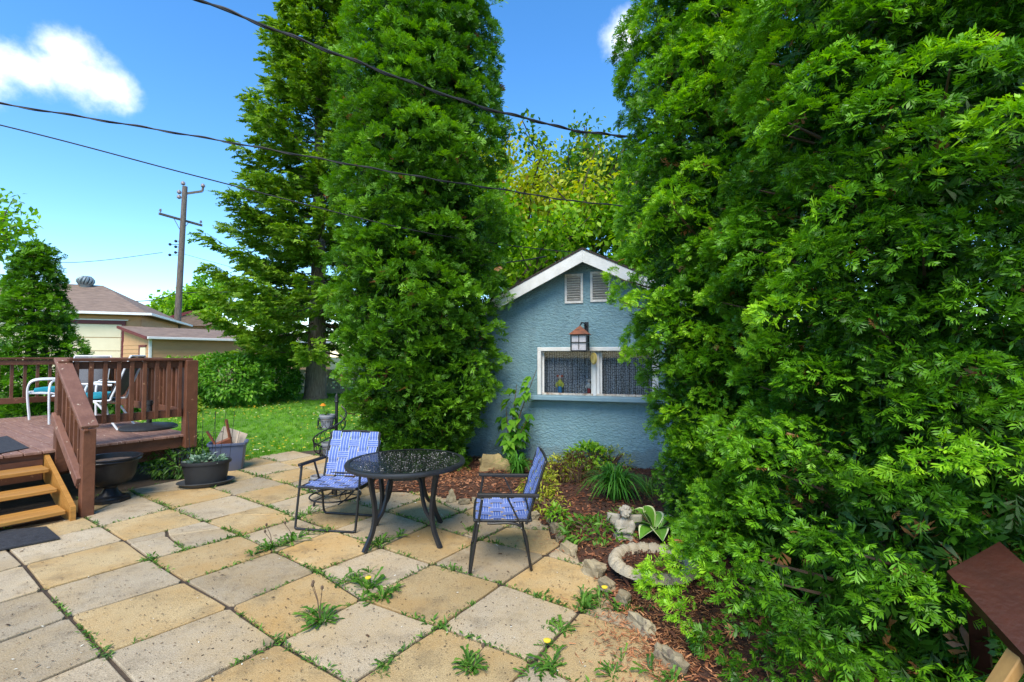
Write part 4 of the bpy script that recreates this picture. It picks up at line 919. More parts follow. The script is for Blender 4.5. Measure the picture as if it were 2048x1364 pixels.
# turbine vent on the ridge
tp = H(171, 578, C0 + Vector((-fx.y, fx.x, 0)) * (gd / 2 - .3), Vector((-fx.y, fx.x, 0))); tl = Matrix.Rotation(-math.atan2(fx.y, fx.x), 4, 'Z') @ (tp - C0)
tv = MB().lathe([(.22, -.35), (.22, .16), (.24, .18), (.24, .21)], 16, c=tuple(tl)).build('turbine_vent', mat('galvanised', (.30, .36, .38), (.22, .27, .29), rough=.45, metal=.5, scale=9), gar, smooth=True)
for k in range(14):
    a = k * 2 * math.pi / 14; pts = []
    for q in range(6):
        t = q / 5; rr = .12 + .21 * math.sin(math.pi * (.12 + .80 * t)); pts.append((tl.x + rr * math.cos(a + t * .5), tl.y + rr * math.sin(a + t * .5), tl.z + .2 + .42 * t))
    bb = MB(); bb.tube(pts, .055, 5); bb.build('fin', MATS['galvanised'], tv, smooth=True)

MB().lathe([(.1, .2), (.24, .3), (.26, .42), (.2, .56), (.05, .62)], 14, c=tuple(tl)).build('core', MATS['galvanised'], tv, smooth=True)
# ---- tan lean-to shed with a maroon rake
L0 = D(300, 690, 19.5); L0.z = 0; ld = Vector((.55, .835, 0)).normalized(); lt = thing('lean_to_shed', 'low tan lean-to shed with white gutter behind the railing', 'shed', L0, math.atan2(ld.y, ld.x))
LL, LW = 8.5, 2.8; zg, zh = 2.36, 2.84
b = MB(); b.prism([(0, -.05), (LW, -.05), (LW, zh - .03), (0, zg - .03)], 0, LL, 'x'); b.build('wall', m_tan, lt)
s3 = MB().prism([(0, 0), (-.02, 0), (-.006, .17), (0, .17)], 0, LL, 'x').mesh('siding_board', m_tan)
for k in range(13): link('siding_board', s3, lt, (0, -.002, k * .17 + .02))
s4 = MB().prism([(0, 0), (-.02, 0), (-.006, .17), (0, .17)], 0, LW, 'y')
s4 = MB(); s4.add([(-.02, 0, 0), (-.02, LW, 0), (-.006, LW, .17), (-.006, 0, .17), (0, 0, 0), (0, LW, 0), (0, LW, .17), (0, 0, .17)], [(0, 1, 2, 3), (4, 7, 6, 5), (0, 4, 5, 1), (3, 2, 6, 7), (0, 3, 7, 4), (1, 5, 6, 2)]); s4m = s4.mesh('siding_board', m_tan)
for k in range(13): link('siding_board', s4m, lt, (-.002, 0, k * .17 + .02))
b = MB(); b.prism([(-.25, zg - .04), (LW + .1, zh + .06), (LW + .1, zh + .10), (-.25, zg + .02)], -.2, LL + .2, 'x'); lr = b.build('roof', m_roofb, lt)
b = MB(); b.prism([(-.26, zg - .10), (LW + .1, zh - .02), (LW + .1, zh + .10), (-.26, zg + .03)], -.24, -.205, 'x'); b.build('rake_board', m_maroon, lr)
MB().box((LL / 2 - .05, -.31, zg - .02), (LL + .3, .10, .10), ch=.01).build('gutter', m_whitemetal, lr)
MB().box((.0, -.03, zg / 2), (.10, .05, zg), ch=.005).build('corner_trim', m_whitemetal, lt)
dd = MB().box((-.03, .62, .98), (.03, .56, 1.96)).build('door', m_cream, lt); MB().box((-.035, .94, 1.0), (.05, .10, 2.0)).build('door_trim', m_maroon, dd); MB().box((-.036, .64, 2.02), (.05, .72, .09)).build('door_trim', m_maroon, dd)

# ---- far building with a maroon gable edge
p = D(385, 640, 34); fb = thing('far_building', 'distant low building with maroon roof edge beside the pole', 'building', (p.x, p.y, 0), .45)
MB().box((0, 2.5, 1.9), (5, 5, 3.8)).build('wall', m_tan, fb); b = MB(); b.prism([(-2.9, 3.75), (0, 4.75), (2.9, 3.75)], -.3, 5.3, 'y'); fr = b.build('roof', m_roofb, fb)
for s_ in (-1, 1): MB().bar((s_ * 2.95, -.34, 3.72), (0, -.34, 4.74), .05, .2).build('rake_board', m_maroon, fr)

# ---- breeze-block wall
m_block = mat('cream_block', (.52, .47, .33), (.42, .38, .26), scale=4, rough=.85)
q0, q1 = D(455, 760, 20.6), D(760, 760, 20.6); bw = thing('breeze_block_wall', 'cream pierced block wall behind the spruce trunk', 'wall', (q0.x, 20.6, 0)); BS = .40; k0 = MB(); k0.box((BS / 2, 0, BS / 2 - .0), (.001, .001, .001)) if False else None
k0 = MB(); e = .05
for bx in (((BS / 2, 0, e / 2), (BS - .01, .14, e)), ((BS / 2, 0, BS - e / 2 - .005), (BS - .01, .14, e)), ((e / 2 + .005, 0, BS / 2), (e, .13, BS - 2 * e)), ((BS - e / 2 - .005, 0, BS / 2), (e, .13, BS - 2 * e))): k0.box(*bx)
for an in (45, -45): k0.box((BS / 2, 0, BS / 2), (.075, .12 + .004 * (an > 0), (BS - 2 * e) * 1.38), Matrix.Rotation(R_(an), 3, 'Y'))
k0.box((BS / 2, 0, BS / 2), (.12, .11, .12), Matrix.Rotation(R_(45), 3, 'Y')); blk = k0.mesh('block', m_block)
ncol = int((q1.x - q0.x) / BS)
MB().box((ncol * BS / 2, 0, .05), (ncol * BS, .18, .20)).build('footing', m_block, bw)
for c in range(ncol):
    for rw in range(2): link('block', blk, bw, (c * BS, 0, .155 + rw * BS))
MB().box((ncol * BS / 2, 0, .155 + 2 * BS + .03), (ncol * BS + .1, .2, .06)).build('coping', m_block, bw)

# ---- utility pole
m_pole = mat('weathered_pole', (.20, .165, .135), (.10, .08, .065), scale=8, rough=.95, bump=.6, stretch=(4, 4, .4)); m_ins = mat('insulator', (.25, .22, .22), (.2, .18, .18), rough=.3)
bt, tpp = D(355.5, 635, 29), D(370, 373, 29); base = bt + (bt - tpp) * (bt.z / (tpp.z - bt.z)); pole = thing('utility_pole', 'weathered wooden utility pole with tilted crossarm above the garages', 'pole', (base.x, base.y, 0)); tip = tpp - Vector((base.x, base.y, 0))
MB().tube([(0, 0, -.2), tuple(tip * .5), tuple(tip)], [.20, .175, .14], 14).build('shaft', m_pole, pole, smooth=True)
la, ra = D(318, 427, 27.8), D(404, 451, 30.2); bo = Vector((base.x, base.y, 0)); la -= bo; ra -= bo; arm = MB().bar(la, ra, .11, .13, ch=.01).build('crossarm', m_pole, pole)
for e_ in (la, ra):
    g = la.lerp(ra, .03 if e_ == la else .97) + Vector((0, 0, .07)); MB().lathe([(.02, 0), (.02, .08), (.09, .10), (.04, .14), (.07, .18), (.03, .24)], 10, c=tuple(g)).build('insulator', m_ins, arm, smooth=True)
cen = la.lerp(ra, .5)
for t in (.33, .67): MB().bar(la.lerp(ra, t) - Vector((0, 0, .05)), cen - Vector((0, 0, .75)), .02, .03).build('brace', m_ins, arm)
MB().bar(tip - Vector((0, 0, .45)), tip + Vector((.75, .5, -.12)), .1, .12).bar(tip + Vector((.75, .5, -.12)), tip + Vector((.78, .5, .12)), .09, .09).build('top_bracket', m_pole, pole)
for o_ in ((-.12, 0, .08), (.78, .5, .12), (-.28, -.1, -.5), (-.28, -.1, -.8)): MB().lathe([(.05, 0), (.12, .05), (.12, .16), (.05, .24)], 10, c=tuple(tip + Vector(o_))).build('insulator', m_ins, pole, smooth=True)
for k, dz in enumerate((-3.5, -3.85, -4.2, -3.7, -4.35)): MB().lathe([(.03, 0), (.08, .04), (.08, .12), (.03, .16)], 8, c=tuple(tip + Vector((-.42 - (.35 if k > 2 else 0), -.1, dz)) + Vector((-.0, 0, 0)))).bar(tip + Vector((-.2, -.05, dz + .08)), tip + Vector((-.42 - (.35 if k > 2 else 0), -.1, dz + .08)), .025, .025).build('insulator', m_black, pole)

# ---- overhead cables
m_cable = mat('cable_black', (.02, .02, .022), rough=.6); m_cable_far = m_cable
def smoothpath(P, n=40):
    P = [Vector(p) for p in P]; out = []; Q = [P[0] * 2 - P[1]] + P + [P[-1] * 2 - P[-2]]
    for i in range(1, len(Q) - 2):
        for k in range(n):
            t = k / n; a, b_, c, d = Q[i - 1], Q[i], Q[i + 1], Q[i + 2]
            out.append(.5 * ((2 * b_) + (-a + c) * t + (2 * a - 5 * b_ + 4 * c - d) * t * t + (-a + 3 * b_ - 3 * c + d) * t ** 3))
    out.append(Q[-2]); return out
def cable(label, pts, r, twist=False):
    path = smoothpath([D(*p) for p in pts]); b = MB(); b.tube(path, r, 6)
    if twist:
        L = 0; hp = []
        dense = smoothpath([D(*p) for p in pts], 220)
        for i, p in enumerate(dense):
            L += (p - dense[i - 1]).length if i else 0; a = L / .55 * 2 * math.pi; hp.append(p + Vector((.0, math.cos(a), math.sin(a))) * r * 1.5)
        b.tube(hp, r * .8, 5)
    o = b.build('overhead_cable', m_cable, smooth=True); return tag(o, label, 'cable', 'overhead cables')
cable('thick twisted overhead cable crossing the two tall trees', [(-900, -640, 2.6), (-100, -200, 3.4), (400, 0, 4.0), (850, 175, 4.75), (1050, 236, 5.15), (1290, 275, 5.7), (1900, 300, 7.5)], .0105, True)
cable('upper of two thin cables running left of the spruce', [(-700, 95, 3.8), (0, 207, 4.3), (400, 274, 4.8), (830, 352, 5.35), (1010, 380, 5.9), (1240, 411, 6.8), (1700, 440, 9)], .007, True)
cable('lower thin cable running from the left edge into the cedar', [(-700, 90, 4.2), (0, 250, 4.6), (400, 354, 5.0), (800, 455, 5.5), (1000, 488, 6.6), (1100, 500, 7.6), (1170, 506, 8.6)], .0065)
cable('short cable sagging to the shed roof from the left', [(700, 560, 11), (1005, 526, 9.0), (1092, 513, 8.3)], .012)
cable('faint far wire sagging left from the utility pole', [(-300, 500, 20), (80, 523, 24), (190, 522, 26.5), (325, 505, 29)], .014)
cable('far wire rising from the garage roof to the utility pole', [(120, 600, 24.5), (285, 602, 26.5), (352, 588, 28.9)], .022)
cable('far wire running right from the utility pole to the spruce', [(362, 586, 29), (470, 584, 26), (600, 588, 20)], .022)
cable('thin wire below the pole insulators toward the spruce', [(368, 508, 29), (440, 528, 27), (560, 560, 22)], .010)

# ---- orange board fence behind the right cedars
m_fence = mat('cedar_fence', (.50, .22, .07), (.34, .14, .045), scale=5, rough=.75, stretch=(6, 6, .6), rand=.2)
f0, f1 = Vector((3.75, 1.1, 0)), Vector((4.35, 8.6, 0)); fd = (f1 - f0); FL = fd.length; fence = thing('board_fence', 'orange stained board fence behind the right cedars', 'fence', f0, math.atan2(fd.y, fd.x))
fbm = MB().box((.066, 0, .9), (.132, .02, 1.8), ch=.003).mesh('fence_board', m_fence)
for k in range(int(FL / .14)): link('fence_board', fbm, fence, (k * .14, 0, .02 + .006 * math.sin(k * 2.3)))
for zz in (.4, 1.5): MB().box((FL / 2, -.035, zz), (FL, .04, .09)).build('rail', m_fence, fence)

# ================================================================== DECK
m_deck = mat('deck_board', (.29, .160, .110), (.18, .092, .066), scale=5, rough=.75, bump=.25, bscale=30, stretch=(5, .5, 1), rand=.14, chips=(.46, .33, .25), chip_at=.62, chip_scale=9)
m_rail = mat('brown_rail', (.170, .064, .030), (.105, .038, .018), scale=6, rough=.6, bump=.2, bscale=30, rand=.12, chips=(.42, .22, .11), chip_at=.655, chip_scale=13)
m_railtop = mat('worn_rail', (.23, .110, .072), (.15, .066, .043), scale=6, rough=.6, bump=.2, chips=(.62, .50, .36), chip_at=.63, chip_scale=8)
m_step = mat('amber_wood', (.50, .25, .055), (.33, .145, .028), scale=7, rough=.5, bump=.3, bscale=22, stretch=(.3, 9, 9), rand=.12, chips=(.17, .07, .018), chip_at=.64, chip_scale=7)
ZD = .56; DQ = G(381, 866, ZD); DQ.z = 0
deck = thing('deck', 'brown painted wooden deck with railing and amber stairs', 'deck', DQ, TH)
DW, DL = 6.0, 4.3; pitch = .146
bm_ = MB().box((0, DL / 2 - .03, ZD - .015), (pitch - .010, DL + .06, .03), ch=.004).mesh('deck_board', m_deck)
for k in range(int(DW / pitch)): link('deck_board', bm_, deck, (-.07 - k * pitch, .006 * math.sin(k * 3.1), 0))
MB().box((-DW / 2, .02, ZD - .03 - .075), (DW, .038, .145), ch=.004).build('fascia', m_rail, deck); MB().box((-.02, DL / 2, ZD - .03 - .075), (.038, DL - .08, .145), ch=.004).build('fascia', m_rail, deck)
MB().box((-DW / 2, .30, ZD - .26), (DW - .4, .09, .16)).build('beam', m_rail, deck)
for xx in (-.75, -3.0): MB().box((xx, .30, .15), (.12, .12, .38), ch=.004).build('support_post', m_rail, deck)
for k in range(7): MB().box((-.4 - k * .8, DL / 2 + .2, ZD - .03 - .08), (.04, DL - .5, .13)).build('joist', m_rail, deck)
zt = 1.575
def post(x, y, z0=.36, z1=zt - .03, w=.11): MB().box((x, y, (z0 + z1) / 2), (w, w, z1 - z0), ch=.006).build('post', m_rail, deck)
post(-.035, -.045, .385, zt - .032, .14); post(-.05, 2.15); post(-.05, DL - .05); post(-1.30, -.01, .30); post(-2.0, DL - .05); post(-4.0, DL - .05)
bal = MB().box((0, 0, 0), (.042, .042, .74), ch=.003).mesh('baluster', m_rail)
def railing(p0, p1, outward, n, skip=()):
    p0, p1, ow = Vector(p0), Vector(p1), Vector(outward)
    MB().bar(p0 + Vector((0, 0, zt - .018)), p1 + Vector((0, 0, zt - .018)), .13, .034, ch=.005).build('top_rail', m_rail, deck)
    MB().bar(p0 + Vector((0, 0, zt - .085)) - ow * .022, p1 + Vector((0, 0, zt - .085)) - ow * .022, .038, .085, ch=.004).build('upper_rail', m_rail, deck)
    MB().bar(p0 + Vector((0, 0, ZD + .285)) - ow * .022, p1 + Vector((0, 0, ZD + .285)) - ow * .022, .038, .10, ch=.004).build('lower_rail', m_rail, deck)
    for k in range(n):
        q = p0.lerp(p1, (k + .6) / n) + ow * .022; link('baluster', bal, deck, (q.x, q.y, zt - .05 - .37 + .012))
railing((-1.27, -.01, 0), (-.10, -.01, 0), (0, -1, 0), 9)
railing((-.03, .05, 0), (-.03, DL, 0), (1, 0, 0), 29)
railing((-DW, DL - .02, 0), (-.03, DL - .02, 0), (0, 1, 0), 38)
# stairs
XS = -1.40; RUN = ((.10, .40, .42), (.42, .72, .265), (.74, 1.04, .105))
sb = MB(); prof = [(.0, ZD - .03), (.0, ZD - .30), (-.80, -.03), (-1.07, -.03), (-1.07, .13)]
sb.prism([(y, z) for y, z in prof], XS - .04, XS, 'x'); stairs = sb.build('staircase', m_step, deck)
MB().prism([(y, z) for y, z in prof], XS - 2.22, XS - 2.18, 'x').build('stringer', m_step, stairs)
for (v0, v1, z) in RUN:
    for q in range(2):
        a, b2 = v0 + q * (v1 - v0) / 2, v0 + (q + 1) * (v1 - v0) / 2 - .006
        MB().box((XS - 1.11 - .02, -(a + b2) / 2, z - .02), (2.13, b2 - a, .04), ch=.006).build('tread', m_step, stairs)
MB().box((XS - 1.1, -.03, ZD - .20), (2.1, .02, .22)).build('riser_board', m_rail, deck)
# sloping stair rail
XH = -1.30; hA, hB = Vector((XH, .05, zt - .005)), Vector((XH, -1.02, .885))
MB().bar(hA, hB, .14, .038, ch=.006).build('handrail', m_railtop, deck)
MB().bar(hA - Vector((.03, 0, .065)), hB - Vector((.03, 0, .065)), .036, .085, ch=.004).build('upper_rail', m_rail, deck)
MB().bar(Vector((XH - .055, .02, .93)), Vector((XH - .055, -.97, .34)), .06, .10, ch=.005).build('lower_rail', m_railtop, deck)
post(XH - .0, -.97, -.03, .865, .105)
for k in range(5):
    y = -.16 - k * .15; f = (y - .05) / -1.07; zz = (zt - .005) * (1 - f) + .885 * f
    MB().box((XH - .01, y, zz - .43), (.042, .042, .76)).build('baluster', m_rail, deck)
def on_deck(px, py, z=ZD): return G(px, py, z)

# ---- mats
def flatmat(name, label, pix, z, m, th_=.012, ribs=0, rm=None):
    P = [G(*p, z) for p in pix]; b = MB(); n = len(P); b.add([p + Vector((0, 0, .004)) for p in P] + [p + Vector((0, 0, th_)) for p in P], [tuple(range(n)), tuple(range(n, 2 * n))] + [(i, (i + 1) % n, n + (i + 1) % n, n + i) for i in range(n)])
    for k in range(ribs):
        t = (k + .5) / ribs; b.bar(P[0].lerp(P[3], t) + Vector((0, 0, th_)), P[1].lerp(P[2], t) + Vector((0, 0, th_)), .012, .004)
    return tag(b.build(name, m), label, 'mat')
m_rub = mat('rubber_mat', (.045, .046, .050), (.022, .022, .025), scale=26, rough=.85, bump=.4, bscale=80, chips=(.16, .15, .14), chip_at=.71, chip_scale=30)
flatmat('door_mat', 'black ribbed door mat on the patio before the stairs', [(-90, 1072), (92, 1056), (120, 1079), (-70, 1116)], .006, m_rub, .016, 16)
flatmat('door_mat', 'dark grey mat lying on the deck above the stairs', [(-60, 886), (14, 873), (58, 897), (-20, 912)], ZD, m_rub, .010)

# ---- patio furniture on the deck
m_frame = mat('white_frame', (.76, .76, .75), (.66, .66, .65), scale=14, rough=.4); m_sling = mat('grey_sling', (.13, .13, .135), (.09, .09, .095), scale=60, rough=.8); m_teal = mat('teal_cloth', (.02, .30, .36), (.015, .22, .28), scale=12, rough=.85, bump=.2)
def sling_chair(label, x, y, rz, group='white framed sling chairs on the deck'):
    c = thing('sling_chair', label, 'chair', (x, y, ZD), rz, group)
    for s in (-1, 1):
        MB().tube(smoothpath([(s * .28, -.26, 0), (s * .28, -.29, .38), (s * .28, -.28, .56), (s * .285, -.20, .64), (s * .285, .02, .65), (s * .27, .26, .63)], 5), .015, 7).build('arm', m_frame, c, smooth=True)
        MB().tube(smoothpath([(s * .27, .34, 0), (s * .26, .10, .36), (s * .25, -.08, .43), (s * .25, -.27, .43)], 5), .014, 7).build('leg', m_frame, c, smooth=True)
        MB().tube(smoothpath([(s * .25, -.27, .43), (s * .25, .18, .41), (s * .24, .26, .50), (s * .24, .46, 1.04)], 5), .014, 7).build('side_rail', m_frame, c, smooth=True)
    MB().tube([(-.24, .46, 1.04), (.24, .46, 1.04)], .014, 7).tube([(-.25, -.27, .43), (.25, -.27, .43)], .013, 7).tube([(-.25, .1, .36), (.25, .1, .36)], .010, 6).build('crossbar', m_frame, c, smooth=True)
    for nm, pts in (('seat', [(-.27, .43), (-.05, .415), (.18, .405)]), ('backrest', [(.21, .46), (.30, .66), (.38, .86), (.452, 1.03)])):
        b = MB(); V = []
        for (yy, zz) in pts: V += [(-.24, yy, zz + .004), (0, yy + .006, zz - .012), (.24, yy, zz + .004)]
        b.add(V, [(i * 3 + q, i * 3 + q + 1, i * 3 + q + 4, i * 3 + q + 3) for i in range(len(pts) - 1) for q in (0, 1)]); o = b.build(nm, m_sling, c, smooth=True)
        o.modifiers.new('thickness', 'SOLIDIFY').thickness = .006
    return c
def cushion(label, x, y, rz):
    b = MB(); n = 28; rings = ((.0, .40), (.012, .95), (.045, 1.0), (.078, .95), (.092, .55))
    V = []
    for zz, f in rings:
        for k in range(n):
            a = 2 * math.pi * k / n; ca, sa = math.cos(a), math.sin(a); q = (abs(ca) ** 5 + abs(sa) ** 5) ** (-1 / 5); V.append((.235 * f * ca * q, .235 * f * sa * q, zz))
    b.add(V, [tuple(range(n)), tuple(range(4 * n, 5 * n))] + [(i * n + k, i * n + (k + 1) % n, (i + 1) * n + (k + 1) % n, (i + 1) * n + k) for i in range(4) for k in range(n)])
    o = b.build('seat_cushion', m_teal, smooth=True, loc=(x, y, ZD + .425)); o.rotation_euler = (R_(2), 0, rz); return tag(o, label, 'cushion', 'teal seat cushions on the deck chairs')
q = on_deck(58, 840); sling_chair('white sling chair with cushion facing left beyond the stair rail', q.x - .015, q.y + .385, R_(-45)); cushion('teal cushion on the leftmost deck chair', q.x + .0, q.y + .39, R_(-45))
q = on_deck(229, 862); q2 = on_deck(273, 848); mid = q.lerp(q2, .5); sling_chair('white sling chair leaning behind the balusters near the umbrella base', mid.x - .32, mid.y - .10, R_(-72)); cushion('teal cushion on the deck chair behind the balusters', mid.x - .36, mid.y - .11, R_(-72))
l2w = lambda x, y: DQ + E1 * x - E2 * y
w = l2w(-.50, 2.75); sling_chair('white sling chair behind the others with its grey back upright', w.x, w.y, R_(24))
w = l2w(-1.15, 2.55) if False else l2w(-.32, 3.42); t_ = thing('glass_side_table', 'small white framed glass table between the deck chairs', 'table', (w.x, w.y, ZD))
MB().lathe([(.30, .72), (.33, .72), (.335, .735), (.33, .75), (.30, .75)], 28, cap=False).build('rim', m_frame, t_, smooth=True); MB().lathe([(.305, .728), (.305, .738)], 28).build('table_top', m_glass, t_)
for k in range(4):
    a = k * 1.571 + .4; MB().tube([(.29 * math.cos(a), .29 * math.sin(a), .72), (.22 * math.cos(a), .22 * math.sin(a), .35), (.30 * math.cos(a), .30 * math.sin(a), 0)], .014, 7).build('leg', m_frame, t_, smooth=True)
q = on_deck(298, 857); ub = thing('umbrella_base', 'round black umbrella base with empty pole stub on the deck', 'umbrella base', (q.x, q.y, ZD)); m_ub = mat('dark_resin', (.026, .027, .030), (.016, .017, .019), scale=30, rough=.5, bump=.2)
MB().lathe([(.335, 0), (.345, .012), (.34, .035), (.30, .055), (.16, .075), (.07, .085), (.06, .085)], 36).build('foot', m_ub, ub, smooth=True); MB().lathe([(.034, .08), (.034, .33), (.042, .335), (.042, .40), (.03, .405)], 14).build('pole_sleeve', m_black, ub, smooth=True)
MB().tube([(.03, 0, .37), (.075, 0, .37)], .008, 6).build('knob', m_black, ub)

# ================================================================== THINGS ON THE PATIO
m_tbl = mat('table_frame', (.022, .023, .026), (.015, .016, .018), scale=20, rough=.42); m_top = mat('black_pebbled_glass', (.010, .010, .011), (.006, .006, .007), scale=90, rough=.16, bump=.5, bscale=140, spec=.5, coat=.4)
tc_ = (G(730, 1100) + G(880, 1096) + G(750, 1053) + G(882, 1048)) / 4; ZT = .665
tab = thing('patio_table', 'round patio table with black pebbled glass top and curved legs', 'table', (tc_.x, tc_.y, 0), R_(8))
MB().lathe([(.475, ZT - .006), (.508, ZT - .032), (.520, ZT - .026), (.524, ZT - .008), (.518, ZT + .006), (.500, ZT + .009), (.482, ZT + .006)], 56, cap=False).build('rim', m_tbl, tab, smooth=True)
MB().lathe([(.484, ZT - .004), (.484, ZT + .004)], 56).build('table_top', m_top, tab)
MB().lathe([(.40, ZT - .030), (.42, ZT - .030), (.42, ZT - .008), (.40, ZT - .008)], 40, cap=False).build('apron_ring', m_tbl, tab)
for k in range(4):
    a = math.pi / 4 + k * math.pi / 2; o = Vector((math.cos(a), math.sin(a), 0)); P = lambda r_, z: tuple(o * r_ + Vector((0, 0, z)))
    def flat(path, w, h):
        b = MB(); t = Vector((-o.y, o.x, 0)); V = []
        for i, p in enumerate(path):
            d = (Vector(path[min(i + 1, len(path) - 1)]) - Vector(path[max(i - 1, 0)])).normalized(); nn = d.cross(t)
            for (s1, s2) in ((-1, -1), (1, -1), (1, 1), (-1, 1)): V.append(Vector(p) + t * s1 * w / 2 + nn * s2 * h / 2)
        n = len(path); b.add(V, [(0, 1, 2, 3), tuple((n - 1) * 4 + q for q in (3, 2, 1, 0))] + [(i * 4 + q, i * 4 + (q + 1) % 4, (i + 1) * 4 + (q + 1) % 4, (i + 1) * 4 + q) for i in range(n - 1) for q in range(4)]); return b
    leg = flat(smoothpath([P(.395, ZT - .03), P(.365, .50), P(.33, .30), P(.355, .14), P(.435, .0)], 6), .030, .034).build('leg', m_tbl, tab)
    flat(smoothpath([P(.13, ZT - .06), P(.19, .50), P(.215, .38), P(.26, .27), P(.335, .205)], 6), .024, .026).build('brace', m_tbl, tab)
b = MB()
for k in range(4):
    a0, a1 = math.pi / 4 + k * math.pi / 2, math.pi / 4 + (k + 1) * math.pi / 2
    for zz in (.53, .60): b.bar((.16 * math.cos(a0), .16 * math.sin(a0), zz), (.16 * math.cos(a1), .16 * math.sin(a1), zz), .016, .022)
b.build('umbrella_collar', m_tbl, tab); MB().lathe([(.034, .50), (.034, ZT - .006)], 12).build('umbrella_tube', m_tbl, tab, smooth=True)
# pale petals on the glass
r = np.random.default_rng(77); n = 900; rr = .47 * np.sqrt(r.random(n)); a = r.uniform(0, 6.28, n); P = np.stack([tc_.x + rr * np.cos(a), tc_.y + rr * np.sin(a), np.full(n, ZT + .0055)], 1); aa = r.uniform(0, 6.28, n)
dens = np.array([noise.noise((x * 6, y * 6, 2)) for x, y, _ in P]) + r.normal(0, .35, n) > -.15; P = P[dens]; aa = aa[dens]; n = len(P)
petV = np.array([(-.25, 0, 0), (.25, .1, .0), (.3, .8, .1), (-.2, 1, .0), (0, .5, .25)])
tag(link('fallen_petals', scatter_mesh('fallen_petals', petV, chipF, frames(np.stack([np.cos(aa), np.sin(aa), np.zeros(n)], 1), np.tile([0, 0, 1.0], (n, 1)), r.uniform(.004, .012, n)), P, r.random(n), leafmat('petal', [(0, (.10, .09, .07)), (.5, (.26, .24, .20)), (1, (.60, .58, .52))], trans=0, rough=.8))), 'pale fallen petals scattered over the glass table top', 'petals', kind='stuff')

# ---- folding lawn chairs with blue woven webbing
m_web_b = mat('webbing_blue', (.10, .16, .42), (.075, .125, .34), scale=30, rough=.6); m_web_w = mat('webbing_white', (.50, .54, .68), (.42, .46, .6), scale=30, rough=.6); m_tube = mat('chair_tube', (.022, .021, .021), (.014, .014, .014), scale=25, rough=.4); m_armp = mat('black_arm', (.020, .018, .017), (.012, .011, .011), scale=30, rough=.55); m_rivet = mat('rivet', (.6, .6, .6), rough=.3, metal=.8)
STR = (('w', .05), ('b', .23), ('w', .045), ('b', .25), ('w', .045), ('b', .23), ('w', .05))
def strap(parent, fn, s0, s1, c0, w, along, over, K=26, amp=.004):
    """a striped band; fn(a, b, h) gives the point at width a, length b, lift h"""
    b = MB(); tot = sum(x for _, x in STR); edges = [0]
    for _, x in STR: edges.append(edges[-1] + x / tot)
    for i, (c, _) in enumerate(STR):
        b.mi = 0 if c == 'b' else 1; V = []
        for k in range(K + 1):
            t = s0 + (s1 - s0) * k / K; h = over(t) * amp
            for e_ in (edges[i], edges[i + 1]):
                cc = c0 + w * (e_ - .5); V.append(fn(cc, t, h) if along else fn(t, cc, h))
        b.add(V, [(2 * k, 2 * k + 1, 2 * k + 3, 2 * k + 2) for k in range(K)])
    return b.build('webbing_strap', [m_web_b, m_web_w], parent)
